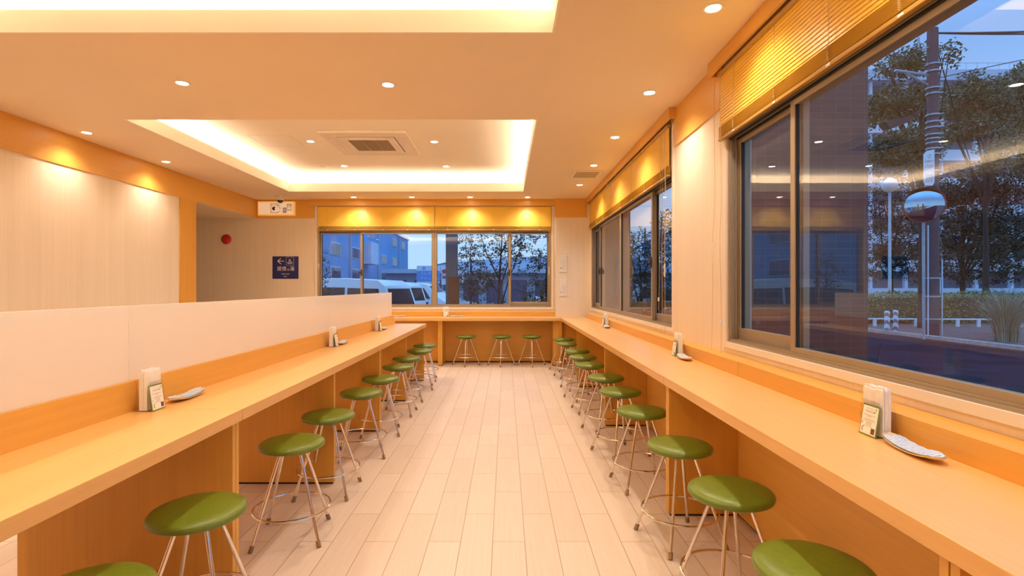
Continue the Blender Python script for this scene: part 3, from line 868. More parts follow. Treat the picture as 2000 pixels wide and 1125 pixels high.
bmesh.ops.create_circle(b, cap_ends=True, segments=24, radius=.030, matrix=Matrix.Translation((-3.752, 8.4484, 2.485)) @ Matrix.Rotation(R(90), 4, 'X'))
obj('washer_mark', b, M['black'], t, world=True)
b = NB(); poly_prism(b, [(-3.745, 2.49), (-3.70, 2.50), (-3.68, 2.52), (-3.66, 2.51), (-3.655, 2.44), (-3.70, 2.42), (-3.725, 2.445)], 'Y', 8.4472, 8.4482)
obj('laundry_mark', b, mat('sign_cream_print', (.85, .74, .62), .5, noise=.02, emit=(1, .72, .48), estr=.35), t, world=True)
b = NB()
tube(b, [(-3.69, 8.447, 2.525), (-3.665, 8.447, 2.54), (-3.65, 8.447, 2.54)], .0028, 5); tube(b, [(-3.70, 8.447, 2.42), (-3.67, 8.447, 2.435), (-3.65, 8.447, 2.44)], .0028, 5)
tube(b, [(-3.66, 8.447, 2.515), (-3.655, 8.447, 2.49), (-3.65, 8.447, 2.475)], .0035, 5)
obj('steam_mark', b, M['black'], t, world=True)
b = NB(); fr(b, -3.607, -3.552, 2.417, 2.498, .009); fr(b, -3.59, -3.569, 2.462, 2.485, .006); fr(b, -3.592, -3.567, 2.43, 2.452, .007); obj('can_mark', b, M['black'], t, world=True)
b = NB(); fr(b, -3.543, -3.468, 2.452, 2.560, .006); fr(b, -3.533, -3.478, 2.51, 2.552, .004); pf(b, -3.53, -3.48, 2.463, 2.468)
for zz in (2.52, 2.53, 2.54): pf(b, -3.53, -3.48, zz, zz + .003)
obj('vending_mark', b, M['brownline'], t, world=True)

# blue public bath sign
sx0, sx1, sz0, sz1 = -3.81, -3.385, 1.35, 1.715
t = thing('bath_sign', 'navy public bath sign with left arrow beside the back window', 'sign', ((sx0 + sx1) / 2, YB, (sz0 + sz1) / 2))
b = NB(); box(b, sx0, sx1, YB - .006, YB - .0005, sz0, sz1); obj('sign_board', b, M['navy'], t, world=True, bevel=.001)
def sp_(px, py):      # fractions of the board to world x,z
    return sx0 + (sx1 - sx0) * px, sz1 - (sz1 - sz0) * py
ys = YB - .0075
b = NB()
for pts in ([(.20, .21), (.45, .21)], [(.335, .085), (.20, .21), (.335, .345)]):
    q = [(sp_(*p)[0], ys, sp_(*p)[1]) for p in pts]
    for a, c in zip(q, q[1:]): tube(b, [a, c], .0065, 6)
obj('arrow_mark', b, M['signink'], t, world=True)
b = NB()
x_, z_ = sp_(.525, .395); x2, z2 = sp_(.82, .035)
rr = .015
pts = []
for (cx_, cz_, a0) in ((x2 - rr, z2 - rr, 0), (x_ + rr, z2 - rr, 90), (x_ + rr, z_ + rr, 180), (x2 - rr, z_ + rr, 270)):
    for k in range(5):
        a = R(a0 + k * 22.5); pts.append((cx_ + rr * math.cos(a), ys, cz_ + rr * math.sin(a)))
tube(b, pts, .0018, 5, closed=True)
mx_, mz_ = sp_(.672, .285)
tube(b, [(mx_ + .040 * math.cos(R(a)), ys, mz_ + .014 * math.sin(R(a))) for a in list(range(150, 391, 15))], .0035, 5)
tube(b, [(mx_ + .040 * math.cos(R(a)) * .8, ys, mz_ + .004 + .010 * math.sin(R(a))) for a in range(0, 360, 20)], .0025, 5, closed=True)
for k in (-1, 0, 1):
    tube(b, [(mx_ + k * .013 + .004 * math.sin(i * 1.3), ys, mz_ + .01 + i * .0095) for i in range(6)], .0028, 5)
obj('hot_spring_mark', b, M['signink'], t, world=True)
MO = Vector(t.location)
def st(s, px, py, size, name):
    X, Z = sp_(px, py)
    text(name, s, size, M['signink'], t, Vector((X, ys, Z)) - MO)
st('提燈', .36, .56, .078, 'kanji_text'); st('の', .61, .60, .045, 'kana_text'); st('湯', .755, .56, .078, 'kanji_text')
st('Public bath', .50, .785, .030, 'english_text'); st('Men', .50, .90, .030, 'english_text')

# ------------------------------------------------------------------ things on the counters
def napkin_set(labels, loc, rz, side):
    """acrylic napkin stand with its menu card; local +x points away from the wall, +y along the counter (viewer side is -y)"""
    t = thing('napkin_holder', labels[0], 'napkin holder', loc, rz, 'napkin stands on the counters')
    b = NB()
    # two leaning clear wings, base
    box(b, -.042, .042, -.037, .037, 0, .003)
    for s in (-1, 1):
        poly_prism(b, [(s * .0335, .003), (s * .0365, .003), (s * .025, .112), (s * .022, .112)], 'X', -.04, .04)
    obj('stand', b, M['acrylic'], t)
    b = NB()
    for i in range(9):
        x = -.0148 + i * .0034
        w = .040 + .0015 * ((i * 7) % 3)
        zt_ = .150 + .003 * ((i * 5) % 4)
        n = 8
        for k in range(n):
            u0, u1 = -w + 2 * w * k / n, -w + 2 * w * (k + 1) / n
            o0, o1 = .0012 * math.sin(k * 1.9 + i), .0012 * math.sin((k + 1) * 1.9 + i)
            poly_prism(b, [(x + o0, u0), (x + .0030 + o0, u0), (x + .0030 + o1, u1), (x + o1, u1)], 'Z', .0035, zt_ + .002 * math.sin(k + i))
    bmesh.ops.rotate(b, verts=b.verts, cent=(0, 0, 0), matrix=Matrix.Rotation(PI / 2, 3, 'Z'))
    obj('napkins', b, M['napkin'], t)
    return t
def menu_card(label, loc, rz):
    """card leaning back against the stand; faces local -y"""
    t = thing('menu_card', label, 'card', loc, rz, 'small green bordered cards leaning on the napkin stands')
    Mx = Matrix.Rotation(R(-9), 3, 'X')
    def fin(name, b, m, p):
        bmesh.ops.rotate(b, verts=b.verts, cent=(0, 0, 0), matrix=Mx)
        return obj(name, b, m, p)
    b = NB(); box(b, -.037, .037, 0, .002, .001, .101); fin('card', b, M['greenprint'], t)
    b = NB(); box(b, -.034, .034, -.0008, 0, .006, .096); fin('paper', b, M['napkin'], t)
    b = NB()
    for i, z in enumerate((.088, .080, .0765, .066, .062, .053, .049, .044, .040, .036, .031)):
        w = (.018, .024, .020, .026, .010, .022, .027, .014, .013, .012, .018)[i]
        box(b, -w, w, -.0013, -.0008, z, z + .0010)
    fin('printed_lines', b, M['brownline'], t)
    b = NB(); box(b, .014, .030, -.0014, -.0008, .010, .028); fin('picture', b, M['choc'], t)
    b = NB()
    tube(b, [(-.020, -.001, .030), (-.026, -.001, .024), (-.026, -.001, .016), (-.023, -.001, .012)], .0013, 5)
    tube(b, [(-.030, -.001, .038), (-.027, -.001, .042)], .0014, 5); tube(b, [(.026, -.001, .092), (.024, -.001, .084)], .0014, 5); tube(b, [(.016, -.001, .080), (.021, -.001, .078)], .0014, 5)
    fin('leaf_marks', b, M['greenprint'], t)
    return t
def towel_dish(lab_d, lab_t, loc, rz):
    """long upturned dish along local y, with a folded towel on it"""
    L_, Wd, n = .125, .036, 20
    def zc(u): return .004 + .016 * abs(u) ** 2.2
    def half(u): return Wd * math.sqrt(max(0.02, 1 - abs(u) ** 3.2))
    b = NB(); rows = []
    for i in range(n + 1):
        u = -1 + 2 * i / n; row = []
        for k in range(7):
            v = -1 + 2 * k / 6
            row.append(b.verts.new((half(u) * v, u * L_, zc(u) + .006 * abs(v) ** 2)))
        rows.append(row)
    under = []
    for i in range(n + 1):
        u = -1 + 2 * i / n; row = []
        for k in range(7):
            v = -1 + 2 * k / 6
            row.append(b.verts.new((half(u) * v * .97, u * L_ * .985, zc(u) + .006 * abs(v) ** 2 - .004)))
        under.append(row)
    for i in range(n):
        for k in range(6):
            b.faces.new((rows[i][k], rows[i][k + 1], rows[i + 1][k + 1], rows[i + 1][k]))
            b.faces.new((under[i][k], under[i + 1][k], under[i + 1][k + 1], under[i][k + 1]))
        for k in (0, 6):
            b.faces.new((rows[i][k], rows[i + 1][k], under[i + 1][k], under[i][k]))
    for i in (0, n):
        for k in range(6): b.faces.new((rows[i][k], rows[i][k + 1], under[i][k + 1], under[i][k]))
    o = obj('towel_dish', b, M['dish'], smooth=True); tag(o, lab_d, 'dish', 'long upturned dishes on the counters'); o.location = loc; o.rotation_euler = (0, 0, rz)
    # towel: three folded layers following the dish
    b = NB(); n2 = 22; K = 12
    A = []; B = []
    for i in range(n2 + 1):
        u = -1 + 2 * i / n2; a = []; c = []
        for k in range(K + 1):
            v = -1 + 2 * k / K
            base = zc(u * .86) + .0058 * v * v + .0005
            edge = max(0.0, 1 - abs(v) ** 4) ** .5 * max(0.0, 1 - abs(u) ** 8) ** .5
            hump = .010 + .006 * math.exp(-((u + .62) / .22) ** 2) * (.6 + .4 * v) + .0012 * math.sin(u * 17 + v * 3) + .001 * math.sin(v * 9)
            wv = .029 * v * (1 - .22 * abs(u) ** 4)
            a.append(b.verts.new((wv, u * .104, base + hump * edge + .001)))
            c.append(b.verts.new((wv, u * .104, base)))
        A.append(a); B.append(c)
    for i in range(n2):
        for k in range(K):
            b.faces.new((A[i][k], A[i][k + 1], A[i + 1][k + 1], A[i + 1][k])); b.faces.new((B[i][k], B[i + 1][k], B[i + 1][k + 1], B[i][k + 1]))
        for k in (0, K): b.faces.new((A[i][k], A[i + 1][k], B[i + 1][k], B[i][k]))
    for i in (0, n2):
        for k in range(K): b.faces.new((A[i][k], A[i][k + 1], B[i][k + 1], B[i][k]))
    o2 = obj('folded_towel', b, M['towel'], smooth=True); tag(o2, lab_t, 'towel', 'folded blue and white towels on the dishes'); o2.location = loc; o2.rotation_euler = (0, 0, rz)
    return o, o2
SETS = [     # where, stand x, y, aisle side, dish x, y, dish turn
    ('on the near left counter', -1.392, 2.045, 1, -1.378, 2.255, .04),
    ('on the left counter, middle one', -1.392, 4.20, 1, -1.378, 4.38, .04),
    ('on the left counter, far one', -1.392, 5.68, 1, -1.378, 5.87, .04),
    ('on the near right counter', 1.203, 1.69, -1, 1.18, 1.515, -.12),
    ('on the right counter between the two windows', 1.203, 3.64, -1, 1.185, 3.465, -.08),
    ('on the right counter near the back corner', 1.203, 6.30, -1, 1.185, 6.12, -.06),
]
for (w, sx, sy, sd, dx, dy, dr) in SETS:
    napkin_set(['clear napkin stand with white napkins ' + w], (sx, sy, ZT), PI / 2, 1)
    menu_card('small green bordered card ' + w, (sx + sd * .0415, sy - .01, ZT), sd * PI / 2)
    towel_dish('long cream dish ' + w, 'blue wave print towel on the dish ' + w, (dx, dy, ZT), dr)
napkin_set(['clear napkin stand with white napkins on the back counter'], (-.955, 8.33, ZT), 0, 1)
menu_card('small green bordered card on the back counter', (-.955, 8.285, ZT), 0)
towel_dish('long cream dish beside the napkin stand on the back counter', 'folded towel beside the napkin stand on the back counter', (-.775, 8.31, ZT), PI / 2)
towel_dish('long cream dish on the back counter just beyond the island', 'folded towel on the back counter just beyond the island', (-1.70, 8.31, ZT), PI / 2)

# ------------------------------------------------------------------ outside
ZG = -.55
b = NB(); box(b, -80, 2.3, 8.7, 260, ZG - .2, ZG); box(b, -80, -6.7, -40, 8.7, ZG - .2, ZG)
tag(obj('parking_ground', b, M['lot']), 'grey asphalt car park behind the building', 'ground', kind='structure')
b = NB(); box(b, 2.3, 14.3, -60, 260, ZG - .2, ZG); box(b, 1.5, 2.3, -60, 8.7, ZG - .2, ZG)
tag(obj('road', b, M['road']), 'dark wet road outside the right windows', 'road', kind='structure')
b = NB(); box(b, 14.5, 160, -60, 260, ZG - .2, ZG + .03)
tag(obj('pavement', b, M['paving']), 'reddish brown paving across the road', 'pavement', kind='structure')
b = NB(); box(b, 14.3, 14.5, -60, 260, ZG - .2, ZG + .12)
tag(obj('kerb', b, M['kerb'], bevel=.02), 'pale kerb stone along the far side of the road', 'kerb', kind='structure')
b = NB(); box(b, 1.5, 2.51, 3.62, 4.12, ZG, 5.5)
tag(obj('wall_outer_fin', b, M['fin']), 'maroon tiled wall fin outside the near right window', 'wall', kind='structure')
b = NB(); box(b, 1.5, 2.05, 8.60, 9.05, ZG, 5.5)
tag(obj('wall_outer_corner', b, M['fin']), 'maroon tiled corner of the building seen through the far right window', 'wall', kind='structure')

# vehicles: side profile (length x, height z) extruded with tumblehome; local +x is the front
def vehicle(name, label, cat, loc, rz, prof, width, body, sidewin, frontwin, rearwin, wheels, lamps, belt=.95, tumble=.13, htop=1.95):
    t = thing(name, label, cat, loc, rz, 'parked vehicles behind the back window')
    def hw(z): return width / 2 * (1 - tumble * max(0, (z - belt) / (htop - belt)))
    b = NB()
    rows = []
    fr_ = (-1, -.93, 0, .93, 1)
    for (x, z) in prof:
        rows.append([b.verts.new((x, hw(z) * f, z - (.015 if abs(f) == 1 else 0))) for f in fr_])
    n = len(prof)
    for i in range(n):
        j = (i + 1) % n
        for k in range(4): b.faces.new((rows[i][k], rows[i][k + 1], rows[j][k + 1], rows[j][k]))
    b.faces.new([r_[0] for r_ in rows]); b.faces.new([r_[4] for r_ in rows][::-1])
    bd = obj('body', b, body, t, smooth=True, bevel=.02)
    for s in (-1, 1):
        for w in sidewin:
            b = NB()
            A = [b.verts.new((x, s * (hw(z) + .006), z)) for x, z in w]; B = [b.verts.new((x, s * (hw(z) - .02), z)) for x, z in w]
            b.faces.new(A); b.faces.new(B[::-1]); m = len(w)
            for i in range(m): b.faces.new((A[i], B[i], B[(i + 1) % m], A[(i + 1) % m]))
            obj('side_window', b, M['autoglass'], t)
    for nm, ws in (('windscreen', frontwin), ('rear_window', rearwin)):
        (xa, za), (xb, zb_) = ws
        d = Vector((zb_ - za, 0, -(xb - xa))).normalized() * .012
        if (nm == 'windscreen') != (d.x > 0): d = -d
        b = NB()
        q = [(xa, -hw(za) * .86, za), (xa, hw(za) * .86, za), (xb, hw(zb_) * .86, zb_), (xb, -hw(zb_) * .86, zb_)]
        A = [b.verts.new(Vector(p) + d) for p in q]; B = [b.verts.new(Vector(p) - d * 2) for p in q]
        b.faces.new(A); b.faces.new(B[::-1])
        for i in range(4): b.faces.new((A[i], B[i], B[(i + 1) % 4], A[(i + 1) % 4]))
        obj(nm, b, M['autoglass'], t)
    for x in wheels:
        for s in (-1, 1):
            b = NB(); lathe(b, [(0, -.10), (.20, -.10), (.30, -.09), (.32, -.06), (.32, .06), (.30, .09), (0, .09)], n=24)
            bmesh.ops.rotate(b, verts=b.verts, cent=(0, 0, 0), matrix=Matrix.Rotation(R(90), 3, 'X'))
            bmesh.ops.translate(b, verts=b.verts, vec=(x, s * (width / 2 - .10), .32))
            w = obj('wheel', b, M['tyre'], t, smooth=True)
    (xr, zr), (xf, zf) = lamps
    for s in (-1, 1):
        b = NB(); box(b, xr - .02, xr + .03, s * (width / 2 - .10) - .07, s * (width / 2 - .10) + .07, zr - .18, zr + .18); obj('tail_lamp', b, M['tail'], t, bevel=.01)
        b = NB(); box(b, xf - .05, xf + .02, s * (width / 2 - .22) - .16, s * (width / 2 - .22) + .16, zf - .08, zf + .08); obj('headlamp', b, M['headlamp'], t, bevel=.02)
    return t
VP = [(-2.3, .35), (-2.36, .95), (-2.25, 1.25), (-2.08, 1.80), (-1.9, 1.93), (-1.0, 1.98), (.6, 1.97), (1.15, 1.88), (1.75, 1.25), (2.2, 1.0), (2.34, .75), (2.34, .35), (1.9, .25), (-1.9, .25)]
VW = [[(-2.05, 1.22), (-1.12, 1.22), (-1.12, 1.74), (-1.92, 1.72)], [(-1.05, 1.22), (-.05, 1.22), (-.05, 1.76), (-1.05, 1.75)], [(.02, 1.22), (1.35, 1.18), (1.0, 1.70), (.02, 1.76)]]
def van(label, loc, rz, body): return vehicle('van', label, 'van', loc, rz, VP, 1.75, body, VW, ((1.22, 1.80), (1.68, 1.30)), ((-2.10, 1.72), (-2.26, 1.18)), (-1.4, 1.45), ((-2.33, .98), (2.33, .72)))
CP = [(-2.0, .35), (-2.05, .85), (-1.9, 1.05), (-1.45, 1.42), (-.9, 1.53), (.1, 1.52), (.55, 1.40), (1.05, 1.02), (1.75, .86), (2.02, .65), (2.05, .35), (1.6, .22), (-1.6, .22)]
CW = [[(-1.70, 1.02), (-.50, 1.0), (-.50, 1.42), (-1.32, 1.38)], [(-.43, 1.0), (.85, .98), (.45, 1.34), (-.43, 1.42)]]
def car(label, loc, rz, body): return vehicle('car', label, 'car', loc, rz, CP, 1.70, body, CW, ((.60, 1.37), (.98, 1.07)), ((-1.50, 1.38), (-1.86, 1.10)), (-1.25, 1.3), ((-2.0, .85), (1.98, .70)), belt=.95, tumble=.16, htop=1.53)
van('nearest white van, filling the left of the back window', (-4.75, 13.6, ZG), R(168), M['bodywhite'])
van('second white van, parked just behind the nearest van', (-5.6, 21.0, ZG), R(160), M['bodywhite'])
van('third white van, partly behind the centre mullion of the back window', (-4.9, 27.0, ZG), R(-12), M['bodywhite'])
car('pale car seen just right of the centre mullion', (-3.6, 30.0, ZG), R(12), M['bodysilver'])
car('white car parked low behind the right pane of the back window', (1.5, 17.5, ZG), R(185), M['bodywhite'])

# long grey-blue building at the left of the car park
t = thing('office_building', 'long grey-blue three-storey building beyond the vans', 'building', (-17, 58, ZG))
b = NB(); box(b, -24, -15, 30, 80, ZG, 8.3); obj('walls', b, M['bluewall'], t, world=True)
b = NB(); box(b, -24.2, -14.8, 29.8, 80.2, 8.3, 8.55); obj('parapet', b, M['facwhite'], t, world=True)
for zf in (1.9, 4.0, 6.6):
    for i, y in enumerate((34, 40, 46, 52, 58, 64, 70, 76)):
        if (i + int(zf)) % 3 == 2: continue
        b = NB(); box(b, -15.06, -14.93, y - 1.3, y + 1.3, zf, zf + 1.1)
        w = obj('window_unit', b, M['facwhite'], t, world=True)
        b = NB()
        for k in range(4): box(b, -14.93, -14.90, y - 1.22 + k * .62, y - .66 + k * .62, zf + .08, zf + 1.02)
        obj('panes', b, M['facwin'], w, world=True)
for y in (50, 61, 73):
    b = NB(); box(b, -15, -14.85, y, y + .15, ZG, 8.3); obj('drain_pipe', b, M['galv'], t, world=True)
b = NB(); box(b, -15, -13.9, 54, 57, 3.6, 5.9); obj('outdoor_units', b, M['facwhite'], t, world=True)

# shop shed with arched roof and its sign boards
t = thing('shop_building', 'low shop building with shallow arched pale roof', 'building', (2, 56, ZG))
b = NB(); box(b, -12, 22, 52, 66, ZG, 2.9); obj('walls', b, M['shopwall'], t, world=True)
b = NB(); n = 20; pts = [(-9 + 28 * i / n, 2.9 + 1.35 * math.sin(PI * i / n) ** .7) for i in range(n + 1)]
poly_prism(b, pts, 'Y', 53, 66); obj('arched_roof', b, M['metalroof'], t, world=True, smooth=True)
b = NB(); box(b, -12.2, 22.2, 51.2, 52, 2.55, 2.95); obj('canopy', b, M['metalroof'], t, world=True)
b = NB()
for i in range(14): box(b, -11.5 + i * 2.4, -9.9 + i * 2.4, 51.94, 52, ZG + .2, 1.9)
obj('shop_front_glass', b, M['facwin'], t, world=True)
def signboard(label, x0, x1, z0, z1, y, rows_):
    t = thing('shop_sign', label, 'sign', ((x0 + x1) / 2, y, ZG))
    b = NB(); box(b, x0, x1, y, y + .15, z0, z1); obj('board', b, M['signwhite'], t, world=True)
    for xx in (x0 + .1, x1 - .1):
        b = NB(); tube(b, [(xx, y + .08, ZG), (xx, y + .08, z1)], .06, 8); obj('post', b, M['galv'], t, world=True)
    for kind, a in rows_:
        if kind == 'panel':
            xa, xb, za, zb_, m = a; b = NB(); box(b, xa, xb, y - .02, y, za, zb_); obj('colour_panel', b, m, t, world=True)
        elif kind == 'ring':
            xa, za, ra, m = a; b = NB(); tube(b, [(xa + ra * math.cos(i * PI / 12), y - .03, za + ra * math.sin(i * PI / 12)) for i in range(24)], ra * .28, 6, closed=True); obj('ring_logo', b, m, t, world=True)
        elif kind == 'disc':
            xa, za, ra, m = a; b = NB(); poly_prism(b, [(xa + ra * math.cos(i * PI / 12), za + ra * math.sin(i * PI / 12)) for i in range(24)], 'Y', y - .03, y); obj('disc_logo', b, m, t, world=True)
        else:
            s, xa, za, sz, m = a; text('lettering', s, sz, m, t, Vector((xa, y - .03, za)) - Vector(t.location), ext=.01)
def PX(x, y, D): return ((x - 988) * D / 1020, H - (y - 560) * D / 1020)
D_ = 48
a0 = PX(814, 519, D_); a1 = PX(859, 553, D_)
tx = PX(839, 534.5, D_); tx2 = PX(839, 544.5, D_); bl = PX(814, 529, D_); rg = PX(828, 523.8, D_)
signboard('white and blue shop sign with katakana lettering in the car park', a0[0], a1[0], a1[1], a0[1], D_,
          [('panel', (a0[0] + .02, a1[0] - .02, PX(0, 550, D_)[1], bl[1], M['signblue'])), ('ring', (rg[0], rg[1], .11, M['signblue'])),
           ('text', ('コンタクト', tx[0], tx[1], .36, M['signwhite'])), ('text', ('アイシティ', tx2[0], tx2[1], .36, M['signwhite']))])
a0 = PX(862, 521, D_); a1 = PX(906, 556, D_)
r0 = PX(864, 539, D_); r1 = PX(903, 544, D_)
dc = PX(867.5, 530, D_)
signboard('white shop sign with red disc and red bar behind the steel column', a0[0], a1[0], a1[1], a0[1], D_,
          [('panel', (r0[0], r1[0], r1[1], r0[1], M['signred'])), ('disc', (dc[0], dc[1], .2, M['signred']))])
b = NB(); n = 30
poly_prism(b, [(-40, ZG)] + [(-30 + 90 * i / n, 7.0 + 1.8 * math.sin(i * .45) + 2.0 * math.sin(i * .17 + 1)) for i in range(n + 1)] + [(70, ZG)], 'Y', 200, 240)
tag(obj('hillside', b, M['hill']), 'low wooded hill on the horizon behind the shops', 'hill', kind='structure')
# steel column just outside the back window
t = thing('steel_column', 'dark blue steel column just outside the back window', 'column', (-.98, 9.5, ZG))
b = NB(); box(b, -1.085, -.885, 9.42, 9.45, ZG, 4); box(b, -1.085, -.885, 9.60, 9.63, ZG, 4); box(b, -1.0, -.97, 9.45, 9.60, ZG, 4); obj('flanges', b, M['steel'], t, world=True)
b = NB(); box(b, -1.14, -.83, 9.36, 9.69, ZG, ZG + .25); obj('base_block', b, M['kerb'], t, world=True)
t = tag(obj('utility_box', (lambda b: (box(b, -1.02, -.83, 9.2, 9.35, ZG, 1.40), b)[1])(NB()), M['fin'], bevel=.01), 'brown box standing in front of the steel column', 'box')

# fences / low rail of the car park
t = thing('car_park_rail', 'low white tubular rail outside the back window', 'fence', (-.5, 12, ZG))
for i in range(8):
    b = NB(); tube(b, [(-2.6 + i * .6, 12.2, ZG), (-2.6 + i * .6, 12.2, .62)], .02, 8); obj('post', b, M['whitepaint'], t, world=True)
b = NB(); tube(b, [(-2.6, 12.2, .62), (1.6, 12.2, .62)], .022, 8); tube(b, [(-2.6, 12.2, .25), (1.6, 12.2, .25)], .018, 8); obj('rails', b, M['whitepaint'], t, world=True)

# ---- trees
def leaves(b, pts, size, rnd):
    for p in pts:
        a = rnd.uniform(0, 2 * PI); el = rnd.uniform(-.9, .9); s = size * rnd.uniform(.6, 1.3)
        d = Vector((math.cos(a) * math.cos(el), math.sin(a) * math.cos(el), math.sin(el)))
        w = d.cross(Vector((rnd.uniform(-1, 1), rnd.uniform(-1, 1), rnd.uniform(.2, 1)))).normalized() * s * .28
        nn = d.cross(w).normalized() * s * .1
        p = Vector(p)
        v = [b.verts.new(p), b.verts.new(p + d * s * .45 + w + nn), b.verts.new(p + d * s), b.verts.new(p + d * s * .45 - w + nn)]
        b.faces.new((v[0], v[1], v[2])); b.faces.new((v[0], v[2], v[3]))
def tree(label, name, loc, height, trunk_r, blobs, nleaf, lsize, lm, seed, branches=7, lean=0, group=None, cat='tree', trunk_top=.8):
    rnd = random.Random(seed)
    t = thing(name, label, cat, loc, 0, group)
    b = NB()
    tops = Vector((lean, 0, height * trunk_top))
    tube(b, [(0, 0, 0), (lean * .2 + .03 * height * .1, 0, height * .3), (lean * .55, .02, height * .55), tops], [trunk_r, trunk_r * .8, trunk_r * .55, trunk_r * .25], 8)
    for i in range(branches):
        f = rnd.uniform(.3, .95)
        st_ = Vector((lean * f, 0, height * trunk_top * f))
        bl_ = rnd.choice(blobs)
        en = Vector((bl_[0] + rnd.uniform(-.4, .4) * bl_[3], bl_[1] + rnd.uniform(-.4, .4) * bl_[4], bl_[2] + rnd.uniform(-.1, .5) * bl_[5]))
        mid = (st_ + en) / 2 + Vector((rnd.uniform(-.1, .1), rnd.uniform(-.1, .1), -.04)) * height * .2
        tube(b, [st_, mid, en], [trunk_r * .45, trunk_r * .28, trunk_r * .08], 6)
    obj('trunk', b, M['bark'], t, smooth=True)
    pts = []
    tot = sum(bb[3] * bb[4] * bb[5] for bb in blobs) ** 1
    # leaves grow in small sprays inside every crown lobe
    for bb in blobs:
        k = max(1, int(nleaf * (bb[3] * bb[4] * bb[5]) / tot / 14))
        for _ in range(k):
            while True:
                q = Vector((rnd.uniform(-1, 1), rnd.uniform(-1, 1), rnd.uniform(-1, 1)))
                if q.length < 1: break
            c = Vector((bb[0] + q.x * bb[3], bb[1] + q.y * bb[4], bb[2] + q.z * bb[5]))
            d = Vector((rnd.uniform(-1, 1), rnd.uniform(-1, 1), rnd.uniform(-.5, .6))) * lsize * 3.2
            for j in range(14):
                pts.append(c + d * (j / 14) + Vector((rnd.uniform(-1, 1), rnd.uniform(-1, 1), rnd.uniform(-1, 1))) * lsize * .8)
    b = NB(); leaves(b, pts, lsize, rnd)
    obj('foliage', b, lm, t)
    return t
GT = 'young trees outside the back window'
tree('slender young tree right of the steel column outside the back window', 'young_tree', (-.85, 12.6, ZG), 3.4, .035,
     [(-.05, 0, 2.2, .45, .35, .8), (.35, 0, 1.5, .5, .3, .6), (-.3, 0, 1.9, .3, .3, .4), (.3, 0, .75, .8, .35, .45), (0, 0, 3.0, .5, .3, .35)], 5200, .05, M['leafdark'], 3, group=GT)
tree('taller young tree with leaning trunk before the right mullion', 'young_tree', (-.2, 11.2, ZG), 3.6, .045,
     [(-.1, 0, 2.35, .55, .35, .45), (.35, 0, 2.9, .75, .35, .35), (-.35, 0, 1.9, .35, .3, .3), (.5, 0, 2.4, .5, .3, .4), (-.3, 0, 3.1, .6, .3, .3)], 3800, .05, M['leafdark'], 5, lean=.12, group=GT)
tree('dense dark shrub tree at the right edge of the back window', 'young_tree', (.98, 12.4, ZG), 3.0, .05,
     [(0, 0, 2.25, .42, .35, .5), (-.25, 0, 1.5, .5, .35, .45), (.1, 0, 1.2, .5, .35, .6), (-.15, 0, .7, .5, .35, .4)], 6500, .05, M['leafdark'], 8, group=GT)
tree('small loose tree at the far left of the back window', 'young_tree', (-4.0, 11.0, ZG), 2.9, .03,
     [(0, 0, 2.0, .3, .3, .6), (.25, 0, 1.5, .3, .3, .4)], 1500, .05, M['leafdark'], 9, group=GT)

GR = 'roadside trees across the road'
def at(px, py, D): return ((px - 988) * D / 1020, D, H - (py - 560) * D / 1020)
def rt(label, px, D, hgt, blobs_px, nl, ls, lm, seed, tr=.16, lean=0, br=12):
    nl, ls = int(nl * 1.8), ls * .72
    x = (px - 988) * D / 1020
    bl_ = []
    for (bx_, by_, rx, rz_) in blobs_px:
        p = at(bx_, by_, D); sc_ = D / 1020
        bl_.append((p[0] - x, 0, p[2] - ZG, rx * sc_, rx * sc_ * .8, rz_ * sc_))
    return tree(label, 'street_tree', (x, D, ZG), hgt, tr, bl_, nl, ls, lm, seed, branches=br, lean=lean, group=GR)
rt('tall sparse tree just left of the utility pole', 1800, 22, 11.5, [(1780, 120, 40, 25), (1755, 130, 45, 18), (1740, 200, 50, 30), (1800, 200, 40, 35), (1720, 230, 40, 25), (1770, 290, 70, 35), (1850, 110, 25, 22), (1730, 300, 45, 22)], 6500, .22, M['leaf'], 21)
rt('broad tree right of the utility pole', 1925, 27.8, 11, [(1880, 190, 45, 30), (1930, 200, 50, 38), (1970, 180, 45, 30), (1900, 250, 60, 25), (1990, 240, 45, 30), (1860, 220, 30, 25), (1990, 150, 30, 18), (1900, 160, 30, 15)], 8500, .22, M['leaf'], 22)
rt('broad tree at the right edge of the near window', 2020, 23, 10.5, [(2010, 170, 60, 40), (2030, 250, 70, 40), (1985, 300, 60, 35), (2080, 220, 60, 60)], 5000, .22, M['leaf'], 23)
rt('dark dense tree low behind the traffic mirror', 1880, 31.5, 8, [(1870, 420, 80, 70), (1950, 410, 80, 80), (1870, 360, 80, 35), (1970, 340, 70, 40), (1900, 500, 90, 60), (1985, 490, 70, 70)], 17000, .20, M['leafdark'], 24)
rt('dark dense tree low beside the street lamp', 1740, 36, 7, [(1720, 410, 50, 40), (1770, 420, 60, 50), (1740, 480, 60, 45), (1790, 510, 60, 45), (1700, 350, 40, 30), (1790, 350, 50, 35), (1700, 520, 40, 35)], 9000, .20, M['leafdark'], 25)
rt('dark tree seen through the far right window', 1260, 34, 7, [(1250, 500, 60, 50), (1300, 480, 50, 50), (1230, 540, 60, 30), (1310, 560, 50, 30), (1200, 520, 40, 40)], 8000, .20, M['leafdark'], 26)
rt('taller dark tree seen behind the lock of the far right window', 1390, 30, 9, [(1370, 400, 50, 60), (1330, 450, 50, 50), (1400, 500, 60, 60), (1450, 420, 60, 60)], 8000, .20, M['leafdark'], 27)

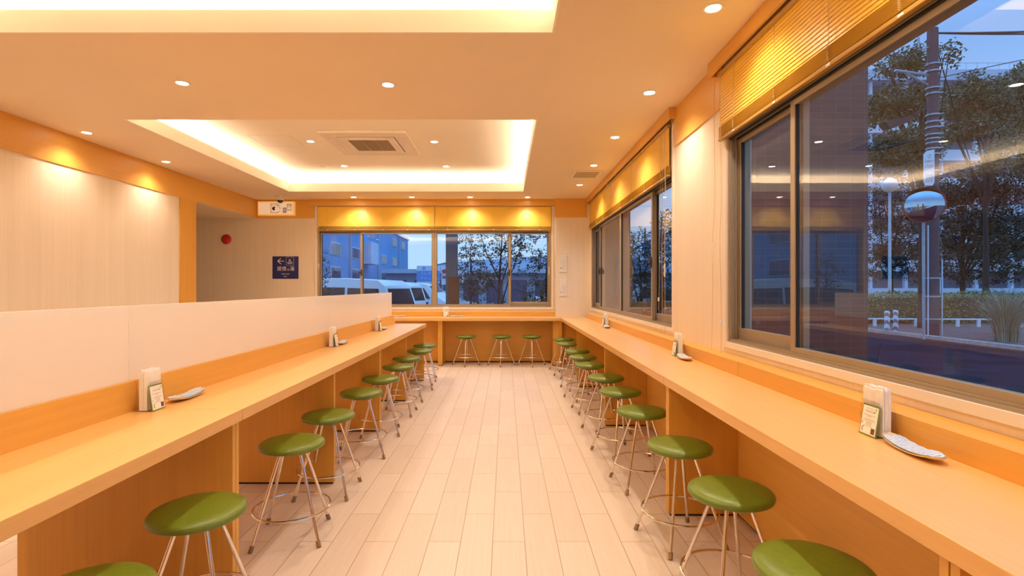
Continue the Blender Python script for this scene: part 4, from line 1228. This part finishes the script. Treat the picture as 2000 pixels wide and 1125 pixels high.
def hedge(label, x0, x1, y, z1, seed, lm, depth=1.6, n=9000, ls=.11):
    rnd = random.Random(seed)
    t = thing('hedge', label, 'hedge', ((x0 + x1) / 2, y, ZG))
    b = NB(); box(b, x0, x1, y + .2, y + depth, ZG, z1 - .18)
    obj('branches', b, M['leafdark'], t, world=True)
    b = NB()
    pts = []
    for _ in range(n):
        x = rnd.uniform(x0, x1)
        if rnd.random() < .6: pts.append((x, y + rnd.uniform(-.05, .25) + .12 * math.sin(x * 2.1), rnd.uniform(ZG, z1)))
        else: pts.append((x, y + rnd.uniform(0, depth), z1 + rnd.uniform(-.2, .08) + .06 * math.sin(x * 1.7)))
    leaves(b, pts, ls, rnd); obj('foliage', b, lm, t, world=True)
hedge('clipped yellow-green hedge behind the white guard rail', 15.5, 27, 24.6, .88, 31, M['hedgeleaf'])
hedge('dark hedge across the road seen through the far right window', 6.5, 15.2, 40, 1.0, 32, M['leafdark'], n=5000, ls=.18)

# gallery-access building behind the trees
t = thing('apartment_building', 'long white building with open galleries behind the trees', 'building', (58, 64, ZG))
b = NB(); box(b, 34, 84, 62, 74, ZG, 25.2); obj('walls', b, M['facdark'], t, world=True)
for k in range(8):
    z = -.2 + k * 3.2
    b = NB(); box(b, 34, 84, 60.3, 62.2, z, z + 1.25); obj('gallery_parapet', b, M['facwhite'], t, world=True)
for k in range(13):
    x = 34 + k * 4.1
    b = NB(); box(b, x, x + .35, 60.6, 61.0, ZG, 25); obj('gallery_column', b, M['facwhite'], t, world=True)
b = NB(); box(b, 33.8, 84.2, 60.0, 74, 25.0, 26.2); obj('roof_edge', b, M['metalroof'], t, world=True)
b = NB()
for k in range(40): tube(b, [(34.5 + k * 1.25, 60.4, 26.2), (34.5 + k * 1.25, 60.4, 27.1)], .03, 4)
tube(b, [(34, 60.4, 27.1), (84, 60.4, 27.1)], .03, 4); obj('roof_railing', b, M['galv'], t, world=True)

# utility pole with its fittings
PXp, PYp = 15.2, 18.6
t = thing('utility_pole', 'thick concrete utility pole with clamps and a bracket arm', 'utility pole', (PXp, PYp, ZG))
b = NB(); tube(b, [(PXp, PYp, ZG), (PXp, PYp, 10.4)], [.20, .165], 20); obj('pole', b, M['pole'], t, world=True, smooth=True)
for zz in (9.1, 8.85, 8.25, 8.05, 7.3, 7.05, 6.85, 6.6, 6.45, 6.3, 6.1, 5.9, 5.3, 1.5, .85, .05):
    b = NB(); lathe(b, [(.178, 0), (.215, 0), (.215, .05), (.178, .05)], (PXp, PYp, zz), 20)
    if zz > 5: tube(b, [(PXp - .28, PYp - .1, zz + .025), (PXp + .30, PYp - .1, zz + .06)], .02, 5)
    obj('clamp_band', b, M['galv'], t, world=True)
b = NB(); tube(b, [(PXp - .15, PYp, 8.75), (PXp - 1.35, PYp, 8.92)], .05, 6); tube(b, [(PXp - .15, PYp, 8.4), (PXp - .95, PYp, 8.82)], .035, 6); obj('bracket_arm', b, M['galv'], t, world=True)
b = NB(); tube(b, [(PXp - .15, PYp, 9.75), (PXp - .42, PYp, 9.65), (PXp - .50, PYp, 9.75), (PXp - .50, PYp, 10.1)], .03, 6); obj('step_hook', b, M['galv'], t, world=True)
b = NB(); tube(b, [(PXp - .24, PYp - .1, ZG), (PXp - .24, PYp - .1, 3.4)], .02, 6); obj('cable_guard', b, M['whitepaint'], t, world=True)
b = NB(); tube(b, [(PXp + .25, PYp - .1, ZG), (PXp + .25, PYp - .1, 2.2)], .025, 6); obj('ground_pipe', b, M['whitepaint'], t, world=True)
# board on the pole
t = thing('pole_advert', 'narrow white board with cut corners on the utility pole', 'sign', (PXp - .33, PYp - .2, 5.2))
x0, x1, z0, z1, yy = PXp - .50, PXp - .13, 4.78, 6.05, PYp - .24
b = NB(); poly_prism(b, [(x0, z0 + .12), (x0 + .06, z0), (x1 - .06, z0), (x1, z0 + .12), (x1, z1), (x0 + .12, z1 - .05), (x0, z1 - .18)], 'Y', yy, yy + .03); obj('board', b, M['signwhite'], t, world=True)
text('lettering', 'LABOT', .10, M['galv'], t, Vector(((x0 + x1) / 2, yy - .01, z1 - .42)) - Vector(t.location), ext=.003)
text('lettering', '内科', .15, M['galv'], t, Vector(((x0 + x1) / 2, yy - .01, z1 - .60)) - Vector(t.location), ext=.003)
b = NB(); tube(b, [((x0 + x1) / 2 + .05 * math.cos(i * PI / 8), yy - .005, z1 - .24 + .06 * math.sin(i * PI / 8)) for i in range(16)], .008, 5, closed=True); obj('ring_logo', b, M['galv'], t, world=True)
b = NB()
for i in range(8): box(b, x0 + .06, x1 - .06, yy - .004, yy, z0 + .12 + i * .035, z0 + .135 + i * .035)
obj('printed_lines', b, M['galv'], t, world=True)
# traffic mirror
mc = Vector((13.62, 17.0, 3.87))
t = thing('traffic_mirror', 'round convex traffic mirror with orange hood in front of the pole', 'mirror', mc)
nrm = Vector((-.62, -.78, -.05)).normalized()
Rm = Vector((0, 0, 1)).rotation_difference(nrm).to_matrix()
def orient(b):
    bmesh.ops.rotate(b, verts=b.verts, cent=(0, 0, 0), matrix=Rm)
b = NB(); lathe(b, [(.535, .0), (.52, .05), (.43, .11), (.30, .16), (.15, .19), (0, .20)], n=40); orient(b); obj('mirror_face', b, M['mirror'], t, smooth=True)
b = NB(); lathe(b, [(.525, .02), (.545, .035), (.56, .02), (.56, -.01), (.52, -.10), (.32, -.17), (0, -.19)], n=40); orient(b); obj('orange_rim', b, M['orange'], t, smooth=True)
b = NB()
n = 16; out_ = []; inn = []
for i in range(n + 1):
    a = PI * (.12 + .76 * i / n); 
    out_.append((.57 * math.cos(a), .57 * math.sin(a)))
import itertools
U = Vector((0, 0, 1)); Rt = U.cross(nrm).normalized(); Up = nrm.cross(Rt).normalized()
ra = []
for (cx_, cz_) in out_:
    for off in (-.12, .14 * math.sin(PI * (out_.index((cx_, cz_)) / n)) + .02):
        ra.append(Rt * cx_ + Up * cz_ + nrm * off)
vs = [b.verts.new(p) for p in ra]; vs2 = [b.verts.new(p * 1.02) for p in ra]
for i in range(n):
    b.faces.new((vs[2 * i], vs[2 * i + 1], vs[2 * i + 3], vs[2 * i + 2])); b.faces.new((vs2[2 * i], vs2[2 * i + 2], vs2[2 * i + 3], vs2[2 * i + 1]))
    b.faces.new((vs[2 * i + 1], vs2[2 * i + 1], vs2[2 * i + 3], vs[2 * i + 3]))
obj('hood', b, M['orange'], t)
b = NB(); tube(b, [(.25, .35, -.2), (.3, .4, -4.4)], .045, 10); tube(b, [(.25, .35, -.1), (.05, .1, -.05)], .03, 8); obj('post', b, M['galv'], t)
# street lamp
t = thing('street_lamp', 'slim white globe street lamp left of the utility pole', 'street lamp', (19.7, 26.8, ZG))
b = NB(); tube(b, [(19.7, 26.8, ZG), (19.7, 26.8, 6.08)], [.085, .06], 12); obj('pole', b, M['whitepaint'], t, world=True, smooth=True)
b = NB(); bmesh.ops.create_uvsphere(b, u_segments=24, v_segments=14, radius=.36, matrix=Matrix.Translation((19.7, 26.8, 6.42))); obj('globe', b, M['globe'], t, world=True, smooth=True)
# guard rail with flat posts
t = thing('guard_rail', 'low white guard rail in front of the hedge', 'fence', (18.6, 23, ZG))
b = NB(); tube(b, [(15.2, 23.1, -.20), (22.4, 22.5, -.20)], .035, 8); obj('top_rail', b, M['whitepaint'], t, world=True)
for i in range(9):
    f = i / 8; x = 15.4 + 6.8 * f; y = 23.08 - .58 * f
    b = NB(); box(b, x - .07, x + .07, y - .03, y + .03, ZG + .03, -.2); obj('post', b, M['whitepaint'], t, world=True)
# striped bollards
def stripe():
    m = bpy.data.materials.new('red_white_stripes'); m.use_nodes = True
    tt = m.node_tree; p = tt.nodes['Principled BSDF']; tc = tt.nodes.new('ShaderNodeTexCoord')
    w = tt.nodes.new('ShaderNodeTexWave'); w.bands_direction = 'DIAGONAL'; w.inputs['Scale'].default_value = 2.2
    r = tt.nodes.new('ShaderNodeValToRGB'); r.color_ramp.interpolation = 'CONSTANT'
    r.color_ramp.elements[0].color = (.40, .16, .17, 1); r.color_ramp.elements[1].position = .45; r.color_ramp.elements[1].color = (.7, .75, .8, 1)
    tt.links.new(tc.outputs['Object'], w.inputs[0]); tt.links.new(w.outputs[0], r.inputs[0]); tt.links.new(r.outputs[0], p.inputs['Base Color'])
    return m
sm = stripe()
for x, y, lb in ((14.45, 19.8, 'left red and white striped bollard at the kerb'), (15.3, 20.5, 'right red and white striped bollard at the kerb')):
    b = NB(); lathe(b, [(0, .83), (.06, .82), (.09, .78), (.09, 0), (0, 0)], n=16)
    o = obj('bollard', b, sm, smooth=True); o.location = (x, y, ZG + .03); tag(o, lb, 'bollard', 'striped bollards at the kerb')
# overhead cables
tp = Vector((PXp, PYp, 10.25))
for i, (p1, sag, lb) in enumerate((((24, 10, 7.6), .4, 'thick overhead cable running down to the right from the pole top'), ((24.5, 14, 8.8), .3, 'upper overhead cable from the pole top to the right edge'),
                                   ((21.5, 24, 6.5), .1, 'steep thin cable from the pole top into the broad tree'), ((26, 20, 11.0), -.1, 'thin overhead cable rising to the right of the pole'),
                                   ((9.0, 24, 6.3), .25, 'overhead cable running left from the pole behind the tiled fin'))):
    p0 = tp if i < 3 else Vector((PXp, PYp, (8.6, 6.6)[i - 3])); p1 = Vector(p1)
    b = NB(); tube(b, [p0.lerp(p1, k / 12) - Vector((0, 0, sag * 4 * (k / 12) * (1 - k / 12))) for k in range(13)], (.035, .025, .02, .015, .025)[i], 6)
    tag(obj('overhead_cable', b, M['cable'], smooth=True), lb, 'cable', 'overhead cables at the utility pole')
b = NB(); pts = [at(x_, y_, 18.4) for x_, y_ in ((1730, 238), (1782, 224), (1786, 234), (1740, 252))]
A = [b.verts.new(p) for p in pts]; B = [b.verts.new((p[0], p[1] + .4, p[2] + .05)) for p in pts]
b.faces.new(A); b.faces.new(B[::-1])
for i in range(4): b.faces.new((A[i], B[i], B[(i + 1) % 4], A[(i + 1) % 4]))
tag(obj('cable_box', b, M['cable']), 'dark slanted junction box hanging left of the utility pole', 'junction box')
# grasses and plants
def grass(label, c, n, h_, spread, seed, m, w=.012, cat='ornamental grass', name='grass_clump'):
    rnd = random.Random(seed)
    t = thing(name, label, cat, c)
    b = NB()
    for _ in range(n):
        a = rnd.uniform(0, 2 * PI); r0 = rnd.uniform(0, .25) * spread; h = h_ * rnd.uniform(.5, 1.05); out = rnd.uniform(.2, 1) * spread
        bx_ = Vector((math.cos(a) * r0, math.sin(a) * r0, 0)); d = Vector((math.cos(a), math.sin(a), 0)); s = Vector((-d.y, d.x, 0)) * w
        prev = None
        for k in range(6):
            f = k / 5
            p = bx_ + d * out * f ** 2 + Vector((0, 0, h * (f - .25 * f ** 3)))
            wv = s * (1 - f * .85)
            cur = (b.verts.new(p + wv), b.verts.new(p - wv))
            if prev: b.faces.new((prev[0], prev[1], cur[1], cur[0]))
            prev = cur
    obj('blades', b, m, t)
g0 = ZG + .03
grass('tall dry grass clump at the right edge across the road', (15.9, 16.6, g0), 600, 2.3, 1.2, 41, M['grassleaf'])
grass('shorter dry grass clump beside the tall one', (17.9, 18.6, g0), 400, 1.7, 1.0, 42, M['grassleaf'])
grass('dark thin bare shrub beside the tiled fin', (3.45, 4.95, ZG), 26, 1.65, .35, 43, M['leafdark'], w=.006, cat='shrub', name='shrub')
for i, (x, y, z, lb) in enumerate(((3.15, 3.93, .56, 'tallest green sprig below the near window'), (2.98, 4.10, .50, 'small green sprig left of the tallest one'), (3.25, 3.78, .47, 'small green sprig right of the tallest one'), (2.86, 4.2, .52, 'leftmost small green sprig below the near window'))):
    rnd = random.Random(60 + i)
    t = thing('sprig', lb, 'plant', (x, y, ZG), 0, 'green sprigs below the near window')
    b = NB(); tube(b, [(0, 0, 0), (.01, 0, (z - ZG) * .95)], .004, 5); obj('stem', b, M['greenleaf'], t)
    b = NB()
    for k in range(26):
        h = (z - ZG) * rnd.uniform(.7, 1); a = rnd.uniform(0, 6.3)
        leaves(b, [(math.cos(a) * .03, math.sin(a) * .03, h)], .08, rnd)
    obj('foliage', b, M['greenleaf'], t)
